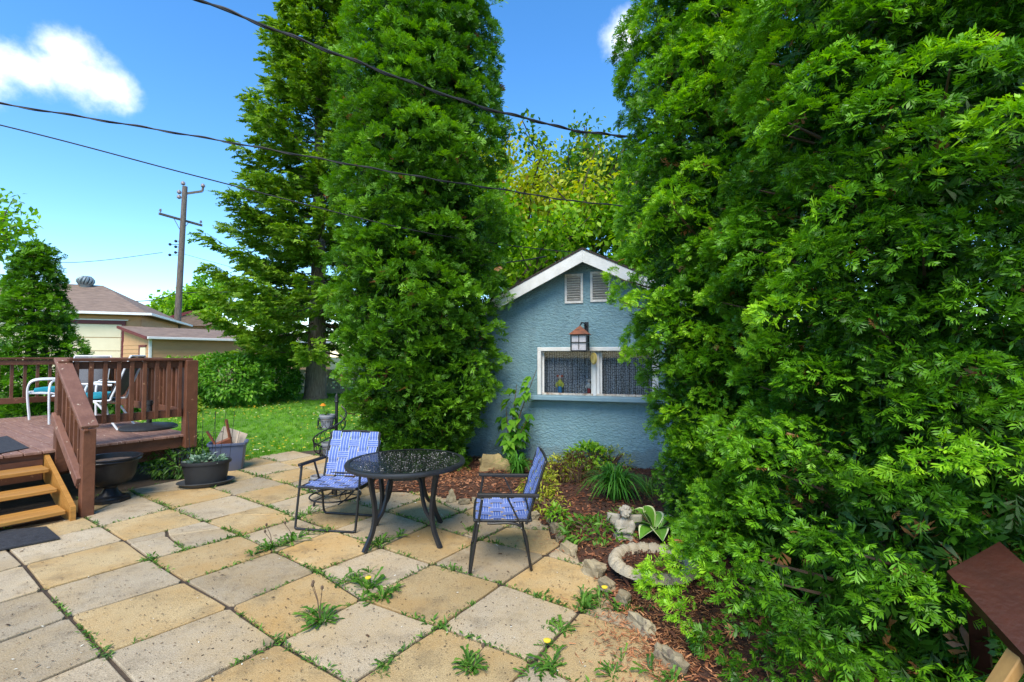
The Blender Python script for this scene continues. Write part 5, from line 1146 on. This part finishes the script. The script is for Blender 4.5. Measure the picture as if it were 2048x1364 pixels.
def lawn_chair(label, x, y, rz):
    c = thing('lawn_chair', label, 'chair', (x, y, 0), rz, 'folding webbed lawn chairs'); hw = .27
    zs = .375; yF, yR = -.225, .195                       # seat plane
    bt0, bt1 = Vector((0, .185, .40)), Vector((0, .315, .815))
    MB().tube(smoothpath([(-hw, yR, zs), (-hw, yF + .05, zs + .006), (-hw + .05, yF, zs + .008), (hw - .05, yF, zs + .008), (hw, yF + .05, zs + .006), (hw, yR, zs)], 6), .011, 8).tube([(-hw, yR, zs), (hw, yR, zs)], .011, 8).build('seat_frame', m_tube, c, smooth=True)
    MB().tube(smoothpath([(-hw, .16, .35), (-hw, bt1.y - .03, bt1.z - .07), (-hw + .06, bt1.y, bt1.z), (hw - .06, bt1.y, bt1.z), (hw, bt1.y - .03, bt1.z - .07), (hw, .16, .35)], 6), .011, 8).tube([(-hw, .19, .42), (hw, .19, .42)], .009, 8).build('back_frame', m_tube, c, smooth=True)
    ex = hw + .028
    MB().tube(smoothpath([(-ex, -.165, .565), (-ex, -.245, .07), (-ex + .015, -.257, .018), (-ex + .07, -.26, .011), (ex - .07, -.26, .011), (ex - .015, -.257, .018), (ex, -.245, .07), (ex, -.165, .565)], 6), .011, 8).build('leg', m_tube, c, smooth=True)
    ei = hw + .010
    MB().tube(smoothpath([(-ei, -.13, .365), (-ei, .12, .335), (-ei, .185, .07), (-ei + .015, .196, .018), (-ei + .07, .20, .011), (ei - .07, .20, .011), (ei - .015, .196, .018), (ei, .185, .07), (ei, .12, .335), (ei, -.13, .365)], 6), .0105, 8).build('leg', m_tube, c, smooth=True)
    for s in (-1, 1):
        arm = MB().bar((s * ex, -.205, .578), (s * ex, .255, .565), .036, .026, ch=.005).build('armrest', m_armp, c)
        MB().bar((s * (ex - .02), .01, .568), (s * (ei + .004), .125, .335), .016, .012).build('brace', m_tube, c)
        for (yy, zz) in ((-.167, .552), (.01, .556), (.235, .552), (-.196, .375), (.12, .335)): MB().lathe([(.006, 0), (.005, .004)], 8, c=(0, 0, 0)).build('rivet', m_rivet, c).matrix_local = Matrix.Translation((s * (ex + .0185 if zz > .5 else ex + .0115), yy, zz)) @ Matrix.Rotation(s * math.pi / 2, 4, 'Y')
    # seat: straps front to back and side to side
    def fs(a, b_, h): return Vector((a, b_, zs + .013 + h - .018 * math.cos(a / hw * 1.5) * math.cos((b_ - (yF + yR) / 2) / .22 * 1.4)))
    up = (bt1 - bt0); L = up.length; un = up.normalized(); fn_ = Vector((0, -un.z, un.y))
    def fb(a, b_, h): return bt0 + un * b_ + Vector((a, 0, 0)) + fn_ * (.013 + h - .012 * math.cos(a / hw * 1.5))
    NX = 5; xs = [(-.205 + .1025 * k) for k in range(NX)]; ys = [yF + .075 + k * .095 for k in range(4)]; zb = [.085 + k * .118 for k in range(3)]
    def weave(cs, ph, sg):
        def f(t):
            v = 0
            v = -math.cos(math.pi * ((t - cs[0]) / (cs[1] - cs[0]) + ph))
            return sg * math.tanh(3.0 * v)
        return f
    for i, xc in enumerate(xs):
        strap(c, fs, yF - .006, yR + .006, xc, .086, True, weave(ys, i, 1)); strap(c, fb, .0, L + .004, xc, .094, True, weave(zb, i, 1))
    for j, yc in enumerate(ys): strap(c, fs, -hw - .012, hw + .012, yc, .062, False, weave(xs, j, -1), 34)
    for j, zc in enumerate(zb): strap(c, fb, -hw - .014, hw + .014, zc, .062, False, weave(xs, j, -1), 34)
    return c
fl, fr_ = G(597, 1060), G(702, 1067); dv_ = (fr_ - fl).normalized(); cc = (fl + fr_) / 2 + Vector((-dv_.y, dv_.x, 0)) * .26
lawn_chair('blue webbed lawn chair left of the table, facing the camera', cc.x, cc.y, math.atan2(dv_.y, dv_.x))
n1, n2 = G(940, 1147), G(1055, 1147); lawn_chair('blue webbed lawn chair right of the table, seen side-on', (n1.x + n2.x) / 2 + .03, n1.y + .29, R_(-87))

# ---- spiral plant stand
sp_ = G(671, 1000); st = thing('plant_stand', 'black wrought iron spiral plant stand behind the left lawn chair', 'plant stand', (sp_.x, sp_.y, 0), R_(-20)); m_iron = mat('wrought_iron', (.016, .016, .017), (.010, .010, .010), rough=.45)
MB().tube([(0, 0, .04), (0, 0, 1.08)], .017, 10).lathe([(.017, 1.08), (.026, 1.09), (.017, 1.105), (.024, 1.13), (.012, 1.165), (.001, 1.19)], 10).build('pole', m_iron, st, smooth=True)
b = MB(); ring = lambda rad, z, n=32: [(rad * math.cos(2 * math.pi * k / n), rad * math.sin(2 * math.pi * k / n), z) for k in range(n)]
b.tube(ring(.27, .055), .009, 6, closed=True); b.tube(ring(.19, .10), .007, 6, closed=True)
for k in range(3):
    a = k * 2.094 + .3; b.tube([(.27 * math.cos(a), .27 * math.sin(a), .055), (.1 * math.cos(a), .1 * math.sin(a), .08), (0, 0, .12)], .007, 6); b.tube([(.26 * math.cos(a), .26 * math.sin(a), .05), (.27 * math.cos(a), .27 * math.sin(a), .0)], .012, 6)
b.build('base', m_iron, st, smooth=True)
b = MB(); N = 90
def hel(t, dr=0, dz=0): a = 0.55 - t * 7.6; rad = (.05 + .19 * min(1, t * 6) + dr) if t < .9 else .24 + dr; return (rad * math.cos(a), rad * math.sin(a), 1.04 - .93 * t + dz)
b.tube([hel(k / N) for k in range(N + 1)], .008, 6); b.tube([hel(k / N, -.012, -.10) for k in range(N + 1)], .007, 6)
for k in range(2, 30):
    t = k / 30; p0, p1 = Vector(hel(t)), Vector(hel(min(1, t + .015), -.012, -.10)); m_ = p0.lerp(p1, .5); b.tube([p0, m_ * 1.0 + Vector((0, 0, .0)) + (p1 - p0).cross(Vector((m_.x, m_.y, 0)).normalized()) * .25, p1], .004, 5)
b.build('spiral_band', m_iron, st, smooth=True)
m_pot = mat('grey_plastic_pot', (.30, .30, .31), (.25, .25, .26), scale=12, rough=.5)
rot20 = Matrix.Rotation(R_(-20), 3, 'Z')
POTS = [((-.075, -.06), .80, 'top'), ((-.14, .05), .47, 'middle'), ((-.15, -.10), .13, 'lowest')]
for (ox, oy), z, nm in POTS:
    b = MB()
    for zz in (0, .11): b.tube([(ox + .095 * math.cos(2 * math.pi * k / 24), oy + .095 * math.sin(2 * math.pi * k / 24), z + zz) for k in range(24)], .005, 5, closed=True)
    for k in range(8):
        a = k * math.pi / 4; t = Vector((-math.sin(a), math.cos(a), 0)); c_ = Vector((ox + .096 * math.cos(a), oy + .096 * math.sin(a), z))
        for s in (-1, 1): b.tube([c_, c_ + t * s * .030 + Vector((0, 0, .045)), c_ + t * s * .026 + Vector((0, 0, .085)), c_ + t * s * .008 + Vector((0, 0, .098)), c_ + t * s * .006 + Vector((0, 0, .075))], .0035, 4)
    b.tube([(ox - .09, oy, z), (ox + .09, oy, z)], .004, 4); b.tube([(0, 0, z), (ox, oy, z)], .006, 5); b.build('pot_basket', m_iron, st, smooth=True)
    w = Vector((sp_.x, sp_.y, 0)) + rot20 @ Vector((ox, oy, z + .005)); pot = thing('flower_pot', f'grey plastic flower pot in the {nm} basket of the spiral stand', 'pot', w)
    MB().lathe([(.055, 0), (.078, .12), (.084, .122), (.084, .145), (.076, .145), (.072, .12), (.0, .118)], 20, cap=False).build('pot_body', m_pot, pot, smooth=True); MB().lathe([(.071, .115), (.071, .12)], 16).build('potting_soil', m_soil, pot)
    if nm == 'top':
        w2 = thing('marigold', 'orange marigold in the top pot of the stand', 'flower', w + Vector((0, 0, .12)))
        s_ = MB(); s_.tube([(0, 0, 0), (-.03, 0, .07), (-.045, -.01, .12)], .004, 5); s_.build('stem', mat('stalk_green', (.10, .2, .03)), w2)
        fl_ = MB()
        for q in range(3): fl_.lathe([(.004, .0 + q * .008), (.032 - q * .008, .006 + q * .008), (.03 - q * .008, .012 + q * .009)], 9, c=(-.045, -.01, .118))
        fl_.build('flower', mat('marigold_orange', (.80, .30, .01), (.7, .22, .01), scale=60), w2)
        rr_ = np.random.default_rng(3); n = 46; a = rr_.uniform(0, 6.28, n); dd = np.stack([np.cos(a), np.sin(a), rr_.uniform(.1, 1.2, n)], 1)
        link('leaves', scatter_mesh('leaves', *LEAF_NARROW, frames(dd, np.tile([0, 0, 1.0], (n, 1)), rr_.uniform(.03, .06, n)), np.stack([rr_.normal(0, .02, n), rr_.normal(0, .02, n), rr_.uniform(.0, .06, n)], 1), rr_.random(n), m_weed), w2)

# ---- black urn
u_ = G(229, 1001); urn = thing('urn_planter', 'black footed urn planter beside the deck stairs', 'planter', (u_.x - .05, u_.y, 0), .35); urn.scale = (.94, .94, 1.0); m_urn = mat('black_urn', (.015, .015, .016), (.009, .009, .010), scale=14, rough=.42, bump=.15, bscale=40, chips=(.10, .10, .10), chip_at=.70)
b = MB(); b.lathe([(.20, 0), (.20, .032), (.185, .035)], 8); b.build('plinth', m_urn, urn)
MB().lathe([(.155, .034), (.15, .05), (.11, .065), (.105, .075), (.08, .10), (.062, .14), (.075, .155), (.075, .165), (.13, .18), (.20, .215), (.235, .28), (.25, .36), (.262, .43), (.288, .44), (.295, .452), (.288, .465), (.30, .47), (.302, .482), (.285, .486), (.268, .482), (.255, .42), (.0, .41)], 40, cap=False).build('bowl', m_urn, urn, smooth=True)
MB().lathe([(.256, .43), (.15, .44), (.0, .437)], 24, cap=False).build('potting_soil', mat('dry_soil', (.30, .21, .14), (.10, .07, .05), scale=22, rough=.95, bump=.8), urn)

# ---- oval planter on a saucer
o_ = G(406, 972); pl = thing('oval_planter', 'dark grey oval planter with saucer and silvery plant', 'planter', (o_.x, o_.y + .06, 0), R_(28)); m_pl = mat('charcoal_plastic', (.020, .0205, .022), (.015, .0155, .017), scale=9, rough=.55); m_sa = mat('grey_plastic', (.06, .063, .066), (.045, .048, .05), scale=9, rough=.55)
MB().lathe([(.235, 0), (.27, .02), (.30, .045), (.312, .048), (.312, .056), (.295, .056), (.265, .03), (.0, .016)], 44, 1.0, .66, cap=False).build('saucer', m_sa, pl, smooth=True)
MB().lathe([(.215, .018), (.235, .15), (.248, .262), (.268, .265), (.272, .285), (.268, .302), (.254, .302), (.244, .27), (.0, .26)], 44, 1.0, .62, cap=False).build('pot_body', m_pl, pl, smooth=True)
MB().lathe([(.24, .262), (.0, .275)], 30, 1.0, .62, cap=False).build('potting_soil', m_soil, pl)
r = np.random.default_rng(31); n = 190; a = r.uniform(0, 6.28, n); el = r.uniform(.1, 1.2, n); rad = np.sqrt(r.random(n)); base = np.stack([.20 * rad * np.cos(a), .11 * rad * np.sin(a), .28 + .13 * r.random(n) * (1.1 - rad)], 1); a2 = a + r.normal(0, .6, n)
link('plant', scatter_mesh('plant', *leaf_simple(.55, .06, .2), frames(np.stack([np.cos(a2) * np.cos(el), np.sin(a2) * np.cos(el), np.sin(el)], 1), np.tile([0, 0, 1.0], (n, 1)) + r.normal(0, .4, (n, 3)), r.uniform(.04, .085, n)), base, r.random(n), leafmat('silver_leaf', [(0, (.06, .13, .06)), (.5, (.14, .24, .14)), (1, (.34, .42, .34))], trans=.2)), pl)
# thin wires of a plant support standing in the planter
ws = thing('plant_support', 'thin dark wire plant support rising from the oval planter', 'support', (o_.x - .12, o_.y + .18, .27)); b = MB()
for (dx, dy, tx) in ((-.16, 0, -.05), (-.06, .07, 0), (.05, .08, .05), (.14, .03, -.02), (.20, .0, .08), (-.10, -.03, .03), (.30, .05, .06)): b.tube([(dx, dy, -.03), (dx + tx * .5, dy, .3), (dx + tx, dy, .62)], .003, 5)
b.build('wires', m_iron, ws); MB().tube([(.16 * math.cos(k * .4488) + .06, .08 * math.sin(k * .4488) + .03, .36) for k in range(14)], .0025, 5, closed=True).build('hoop', m_iron, ws)

# ---- tub of scrap wood
t_ = G(440, 945); tub = thing('storage_tub', 'blue grey plastic tub full of scrap wood beyond the oval planter', 'tub', (t_.x, t_.y + .18, 0), R_(24)); m_tub = mat('blue_tub', (.085, .11, .21), (.10, .115, .15), scale=3.5, rough=.42, spec=.4)
def rrect(hx, hy, z, n=28): 
    out = []
    for k in range(n):
        a = 2 * math.pi * (k + .5) / n; ca, sa = math.cos(a), math.sin(a); q = (abs(ca) ** 7 + abs(sa) ** 7) ** (-1 / 7); out.append((hx * ca * q, hy * sa * q, z))
    return out
b = MB(); n = 28; V = []; RG = [(.185, .13, 0), (.19, .135, .01), (.225, .165, .355), (.245, .185, .358), (.248, .188, .385), (.232, .172, .388), (.215, .155, .35), (.18, .125, .012)]
for hx, hy, z in RG: V += rrect(hx, hy, z, n)
b.add(V, [tuple(range(n)), tuple(range(7 * n, 8 * n))] + [(i * n + k, i * n + (k + 1) % n, (i + 1) * n + (k + 1) % n, (i + 1) * n + k) for i in range(7) for k in range(n)]); b.build('tub_body', m_tub, tub, smooth=True)
m_redw = mat('red_brown_wood', (.24, .075, .028), (.17, .05, .02), scale=8, rough=.6); m_pale = mat('pale_wood', (.55, .45, .34), (.45, .36, .27), scale=8, rough=.8)
rt = Matrix.Rotation(R_(24), 3, 'Z'); tb = Vector((t_.x, t_.y + .18, 0))
def scrap(label, a, b_, w, h, m): 
    o = MB().bar(Vector((0, 0, 0)), rt @ (Vector(b_) - Vector(a)), w, h, ch=.003).build('wood_scrap', m, loc=tb + rt @ Vector(a)); return tag(o, label, 'wood scrap', 'scrap wood standing in the tub')
scrap('tall red brown wood strip leaning left out of the tub', (.10, -.02, .03), (-.04, .06, .70), .045, .02, m_redw); scrap('short red brown wood strip leaning over the tub rim', (.02, -.08, .06), (-.25, -.06, .56), .05, .025, m_redw)
scrap('pale thin wood stick in the tub', (.05, .03, .05), (.12, .08, .52), .03, .015, m_pale); scrap('brown wood block lying across the tub contents', (-.14, -.05, .34), (.02, .02, .40), .09, .08, m_redw)
o = MB().box((0, 0, 0), (.34, .02, .46), ch=.003).build('white_panel', m_pale, loc=tb + rt @ Vector((-.02, .12, .32))); o.rotation_euler = (R_(-16), R_(24), R_(24)); tag(o, 'whitish board standing at the back of the tub', 'board')
# ---- leaning birdhouse-like box under the deck corner
h_ = G(352, 945); bh = thing('bird_feeder', 'weathered white and grey wooden box leaning under the deck corner', 'bird feeder', (h_.x, h_.y + .22, -.015), R_(15)); bh.rotation_euler = (R_(-6), R_(-14), R_(15)); m_gw = mat('grey_weathered', (.36, .36, .37), (.22, .22, .23), scale=9, rough=.85, chips=(.12, .12, .12), chip_at=.62)
MB().box((0, 0, .17), (.15, .17, .34), ch=.004).build('body', m_gw, bh); b = MB(); b.prism([(-.11, .34), (0, .44), (.11, .34), (.10, .325), (0, .42), (-.10, .325)], -.11, .11, 'y'); b.build('roof', m_white, bh); b = MB(); b.prism([(-.075, .34), (.075, .34), (0, .41)], -.085, .085, 'y'); b.build('gable', m_gw, bh)
for s in (-1, 1): MB().box((s * .08, -.088, .17), (.022, .012, .34)).build('trim', m_white, bh)

# ================================================================== BED ORNAMENTS AND STONES
m_rock = mat('limestone', (.38, .31, .19), (.19, .15, .09), scale=5, rough=.9, bump=.9, bscale=14, rand=.12, chips=(.16, .12, .08), chip_at=.64, chip_scale=7); m_rock2 = mat('boulder_stone', (.36, .27, .12), (.20, .15, .07), scale=4, rough=.9, bump=1, bscale=10)
def rock(name, label, px, py, sx, sy, sz, rz, seed, m=m_rock, group=None, sub=2, z=0.0, point=0):
    sx, sy, sz = (q_ * (1 if name == 'boulder' else .74) for q_ in (sx, sy, sz)); sub = max(sub, 3); p = G(px, py, z); bm = bmesh.new(); bmesh.ops.create_icosphere(bm, subdivisions=sub, radius=1)
    for v in bm.verts:
        n = noise.noise(Vector(v.co) * 1.1 + Vector((seed * 3.7, seed, 0))) * .50 + noise.noise(Vector(v.co) * 2.9 + Vector((seed, 0, 5))) * .30 + noise.noise(Vector(v.co) * 7 + Vector((0, seed, 5))) * .12; c = v.co.copy(); c = Vector([math.copysign(abs(t) ** .62, t) for t in c]) * .86
        c *= 1 + n
        if point: c.x *= 1 - .45 * max(0, c.z) * point; c.y *= 1 - .45 * max(0, c.z) * point; c.z *= 1 + .3 * point
        v.co = Vector((c.x * sx, c.y * sy, max(-.15, c.z) * sz))
    me = bpy.data.meshes.new(name); bm.to_mesh(me); bm.free(); me.materials.append(m)
    o = link(name, me, None, (p.x, p.y, z + .01), (0, 0, rz)); return tag(o, label, 'stone' if name != 'boulder' else 'boulder', group)
rock('boulder', 'ochre boulder at the foot of the shed wall', 985, 946, .21, .16, .22, .3, 8, m_rock2, sub=3, z=.03, point=.35)
EG = 'edging stones along the bed'
for args in [('pointed pale edging stone nearest the table', 903, 1003, .085, .06, .13, .2, 1, 1), ('low lumpy edging stone right of the pointed one', 928, 1007, .09, .06, .07, .1, 2, 0), ('small whitish edging stone behind the right chair seat', 952, 1005, .07, .05, .07, .0, 3, 0),
             ('long tan edging stone behind the right lawn chair back', 1056, 1038, .15, .075, .11, -.5, 4, 0), ('flat edging stone at the top of the curved row', 1102, 1048, .07, .06, .10, -.7, 5, 0), ('square pale edging stone in the curved row', 1113, 1066, .09, .08, .12, -.9, 6, 0),
             ('small round edging stone in the curved row', 1121, 1082, .055, .05, .085, 0, 7, 0), ('narrow slanting edging stone before the golden weeds', 1139, 1106, .13, .05, .10, -1.0, 8, 0), ('big cracked pale edging stone left of the stone bowl', 1188, 1147, .15, .085, .13, -.85, 9, 0),
             ('dark mossy edging stone under the bowl rim', 1215, 1180, .12, .06, .10, -1.0, 10, 0), ('rounded tan edging stone below the bowl', 1246, 1210, .08, .06, .10, -.9, 11, 0), ('long grey edging stone toward the lower cedar branches', 1285, 1262, .19, .06, .11, -1.15, 12, 0), ('lowest edging stone half hidden by the cedar', 1340, 1330, .16, .06, .11, -1.2, 13, 0)]:
    rock('edging_stone', args[0], args[1], args[2], args[3], args[4], args[5], args[6], args[7], group=EG, point=args[8])
# scalloped stone bowl
m_cast = mat('cast_stone', (.42, .355, .25), (.31, .26, .18), scale=9, rough=.9, bump=.5, bscale=60); bc = Vector((1.00, 3.42, .03)); bowl = thing('stone_bowl', 'round cast stone bowl with scalloped rim filled with bark', 'planter', bc)
MB().lathe([(.17, -.03), (.19, 0), (.22, .05), (.255, .09), (.25, .115), (.225, .11), (.19, .07), (.0, .06)], 32, cap=False).build('bowl_body', m_cast, bowl, smooth=True)
lb = MB(); V = []; Fq = []; nu, nv = 14, 7
for i in range(nu + 1):
    for j in range(nv + 1):
        a = -math.pi / 2 + math.pi * i / nu; ph = math.pi * j / nv; rib = 1 + .06 * math.cos(i * math.pi); V.append((.058 * math.sin(a) * rib * (.55 + .45 * math.sin(ph)), -.05 * math.cos(ph), .052 * math.cos(a) * math.sin(ph) * rib - .01))
for i in range(nu):
    for j in range(nv): Fq.append((i * (nv + 1) + j, (i + 1) * (nv + 1) + j, (i + 1) * (nv + 1) + j + 1, i * (nv + 1) + j + 1))
lb.add(V, Fq); lobe = lb.mesh('scallop', m_cast, smooth=True)
for k in range(20):
    a = 2 * math.pi * k / 20; link('scallop', lobe, bowl, (.262 * math.cos(a), .262 * math.sin(a), .105), (R_(-10) * 0, 0, a - math.pi / 2))
MB().lathe([(.23, .085), (.1, .10), (.0, .098)], 24, cap=False).build('bark_fill', MATS['mulch'], bowl)
r = np.random.default_rng(5); n = 900; rr = .225 * np.sqrt(r.random(n)); a = r.uniform(0, 6.28, n); aa = r.uniform(0, 6.28, n)
o = link('bark_pieces', scatter_mesh('bark_pieces', chipV, chipF, frames(np.stack([np.cos(aa), np.sin(aa), r.normal(0, .3, n)], 1), np.tile([0, 0, 1.0], (n, 1)) + r.normal(0, .5, (n, 3)), r.uniform(.012, .032, n)), np.stack([rr * np.cos(a), rr * np.sin(a), .10 + .008 * r.random(n)], 1), np.clip(r.normal(.35, .22, n), 0, 1), m_chip), bowl); o['kind'] = 'stuff'
# cherub statue
ag = G(1250, 1080, .03); ang = thing('angel_statue', 'small pale stone cherub statue behind the scalloped bowl', 'statue', (ag.x - .01, ag.y - .04, .03), R_(-12)); ang.scale = (1.22, 1.22, 1.22); m_ang = mat('weathered_cast', (.44, .40, .32), (.26, .23, .18), scale=16, rough=.9, bump=.4, bscale=60)
bm = bmesh.new()
def blob(c, s, sub=2):
    g = bmesh.ops.create_icosphere(bm, subdivisions=sub, radius=1)['verts']
    for v in g: v.co = Vector((v.co.x * s[0], v.co.y * s[1], v.co.z * s[2])) + Vector(c)
for c, s in (((0, .01, .035), (.085, .075, .045)), ((0, 0, .10), (.058, .045, .07)), ((-.05, -.015, .115), (.022, .024, .045)), ((.05, -.015, .115), (.022, .024, .045)), ((-.03, -.045, .085), (.028, .022, .02)), ((.03, -.045, .085), (.028, .022, .02)), ((0, -.055, .09), (.018, .014, .018)), ((0, 0, .165), (.020, .020, .02)), ((-.035, -.05, .03), (.035, .04, .028)), ((.035, -.05, .03), (.035, .04, .028))): blob(c, s)
me = bpy.data.meshes.new('body'); bm.to_mesh(me); bm.free(); me.materials.append(m_ang); o = link('body', me, ang); rm = o.modifiers.new('merge', 'REMESH'); rm.mode = 'VOXEL'; rm.voxel_size = .006; rm.use_smooth_shade = True
bm = bmesh.new(); blob((.004, -.008, .205), (.036, .038, .040), 3); blob((.006, -.046, .200), (.008, .008, .009), 1); blob((-.014, -.040, .192), (.012, .010, .010), 1); blob((.022, -.038, .192), (.012, .010, .010), 1); blob((.004, -.042, .183), (.009, .008, .005), 1)
me = bpy.data.meshes.new('head'); bm.to_mesh(me); bm.free(); me.materials.append(m_ang); hd = link('head', me, ang); rm = hd.modifiers.new('merge', 'REMESH'); rm.mode = 'VOXEL'; rm.voxel_size = .0045; rm.use_smooth_shade = True
bm = bmesh.new(); rq = random.Random(4)
for k in range(40):
    a = rq.uniform(0, 6.28); el = rq.uniform(.05, 1.5); d = Vector((math.cos(a) * math.cos(el), math.sin(a) * math.cos(el), math.sin(el)))
    if d.y < -.75 and d.z < .5: continue
    blob(Vector((.004, -.006, .208)) + Vector((d.x * .037, d.y * .038, d.z * .037)), (.0125, .0125, .011), 1)
me = bpy.data.meshes.new('hair'); bm.to_mesh(me); bm.free(); me.materials.append(m_ang); link('hair', me, hd)
for s in (-1, 1):
    b = MB(); V = []
    for i in range(6):
        for j in range(5):
            u, v = i / 5, j / 4; V.append((s * (.03 + .085 * u), .045 + .02 * u * u, .06 + .12 * v * (1 - .35 * u) + .06 * u * (1 - .3 * v) + .006 * math.sin(v * 12)))
    b.add(V, [(i * 5 + j, (i + 1) * 5 + j, (i + 1) * 5 + j + 1, i * 5 + j + 1) for i in range(5) for j in range(4)]); o = b.build('wing', m_ang, ang, smooth=True); o.modifiers.new('thickness', 'SOLIDIFY').thickness = .014
# variegated hosta
hp = G(1292, 1090, .04); hos = thing('hosta', 'variegated hosta with white edged leaves beside the statue', 'plant', (hp.x + .13, hp.y + .14, .03)); m_hg = mat('hosta_green', (.13, .30, .03), (.08, .22, .02), scale=9, rough=.45, stretch=(6, 1, 1)); m_hw = mat('hosta_margin', (.62, .66, .38), (.55, .6, .3), rough=.5)
for k, (a, L, el) in enumerate([(2.7, .27, .95), (3.3, .26, .6), (3.9, .25, .35), (2.2, .25, 1.15), (4.6, .26, .4), (1.4, .22, .8), (.6, .22, .7), (5.4, .24, .5), (3.0, .20, 1.2), (-.2, .2, .9)]):
    b = MB(); K = 9; prof = [.05, .55, .85, 1, .98, .85, .62, .33, .02]; o2 = Vector((math.cos(a), math.sin(a), 0)); t = Vector((-o2.y, o2.x, 0)); rows = []
    for i in range(K):
        s = i / (K - 1); c = o2 * (L * s * math.cos(el) + .03) + Vector((0, 0, L * (math.sin(el) * s * 1.25 - .5 * s * s) + .09)); w = .075 * prof[i]; rows.append([c + t * w * q + Vector((0, 0, abs(q) * w * .45)) for q in (-1, -.78, 0, .78, 1)])
    V = [p for r_ in rows for p in r_]
    b.mi = 0; b.add(V, [(i * 5 + q, i * 5 + q + 1, (i + 1) * 5 + q + 1, (i + 1) * 5 + q) for i in range(K - 1) for q in (1, 2)]); b.mi = 1; b.add(V, [(i * 5 + q, i * 5 + q + 1, (i + 1) * 5 + q + 1, (i + 1) * 5 + q) for i in range(K - 1) for q in (0, 3)])
    b.mi = 0; b.tube([(0, 0, 0), tuple(rows[0][2])], .006, 5); b.build('leaf', [m_hg, m_hw], hos, smooth=True)
# dark red plank bench tipped under the right cedar
m_red = mat('shadowed_oxblood_paint', (.055, .013, .006), (.035, .009, .005), scale=7, rough=.5, bump=.15, chips=(.3, .16, .1), chip_at=.72); m_raw = mat('raw_wood', (.50, .28, .09), (.36, .19, .06), scale=6, rough=.7, stretch=(4, 4, .6))  # bench paint darkened to stand in for the shadow under the cedar
l0, l1 = Vector((1.775, 1.97, .705)), Vector((1.70, 1.30, .418)); wv = Vector((.27, .05, .10)); nb = (l1 - l0).cross(wv).normalized() * .022
if nb.z < 0: nb = -nb
bn = thing('tilted_bench', 'dark red plank bench tipped up under the right cedar', 'bench', (1.70, 1.30, 0)); o0 = Vector((1.70, 1.30, 0)); b = MB(); C8 = [p - o0 for p in (l0, l0 + wv, l1 + wv * 1.0, l1)]
b.add([p - nb for p in C8] + [p + nb for p in C8], [(0, 1, 2, 3), (4, 5, 6, 7)] + [(i, (i + 1) % 4, 4 + (i + 1) % 4, 4 + i) for i in range(4)]); b.build('plank', m_red, bn)
for (f, g) in ((.44, 0.0), (.44, 1.0)):
    top_ = l0.lerp(l1, f) + wv * (g * .85 + .06) - nb * 1.2; foot = Vector((top_.x - .30, top_.y + .06, 0)); MB().bar(top_ - o0, foot - o0, .06, .035, ch=.004).build('leg', m_raw, bn)
MB().bar(l0 + wv * .5 - nb * 1.3 - o0, Vector((2.1, 2.15, 0)) - o0, .06, .04).build('leg', m_red, bn)
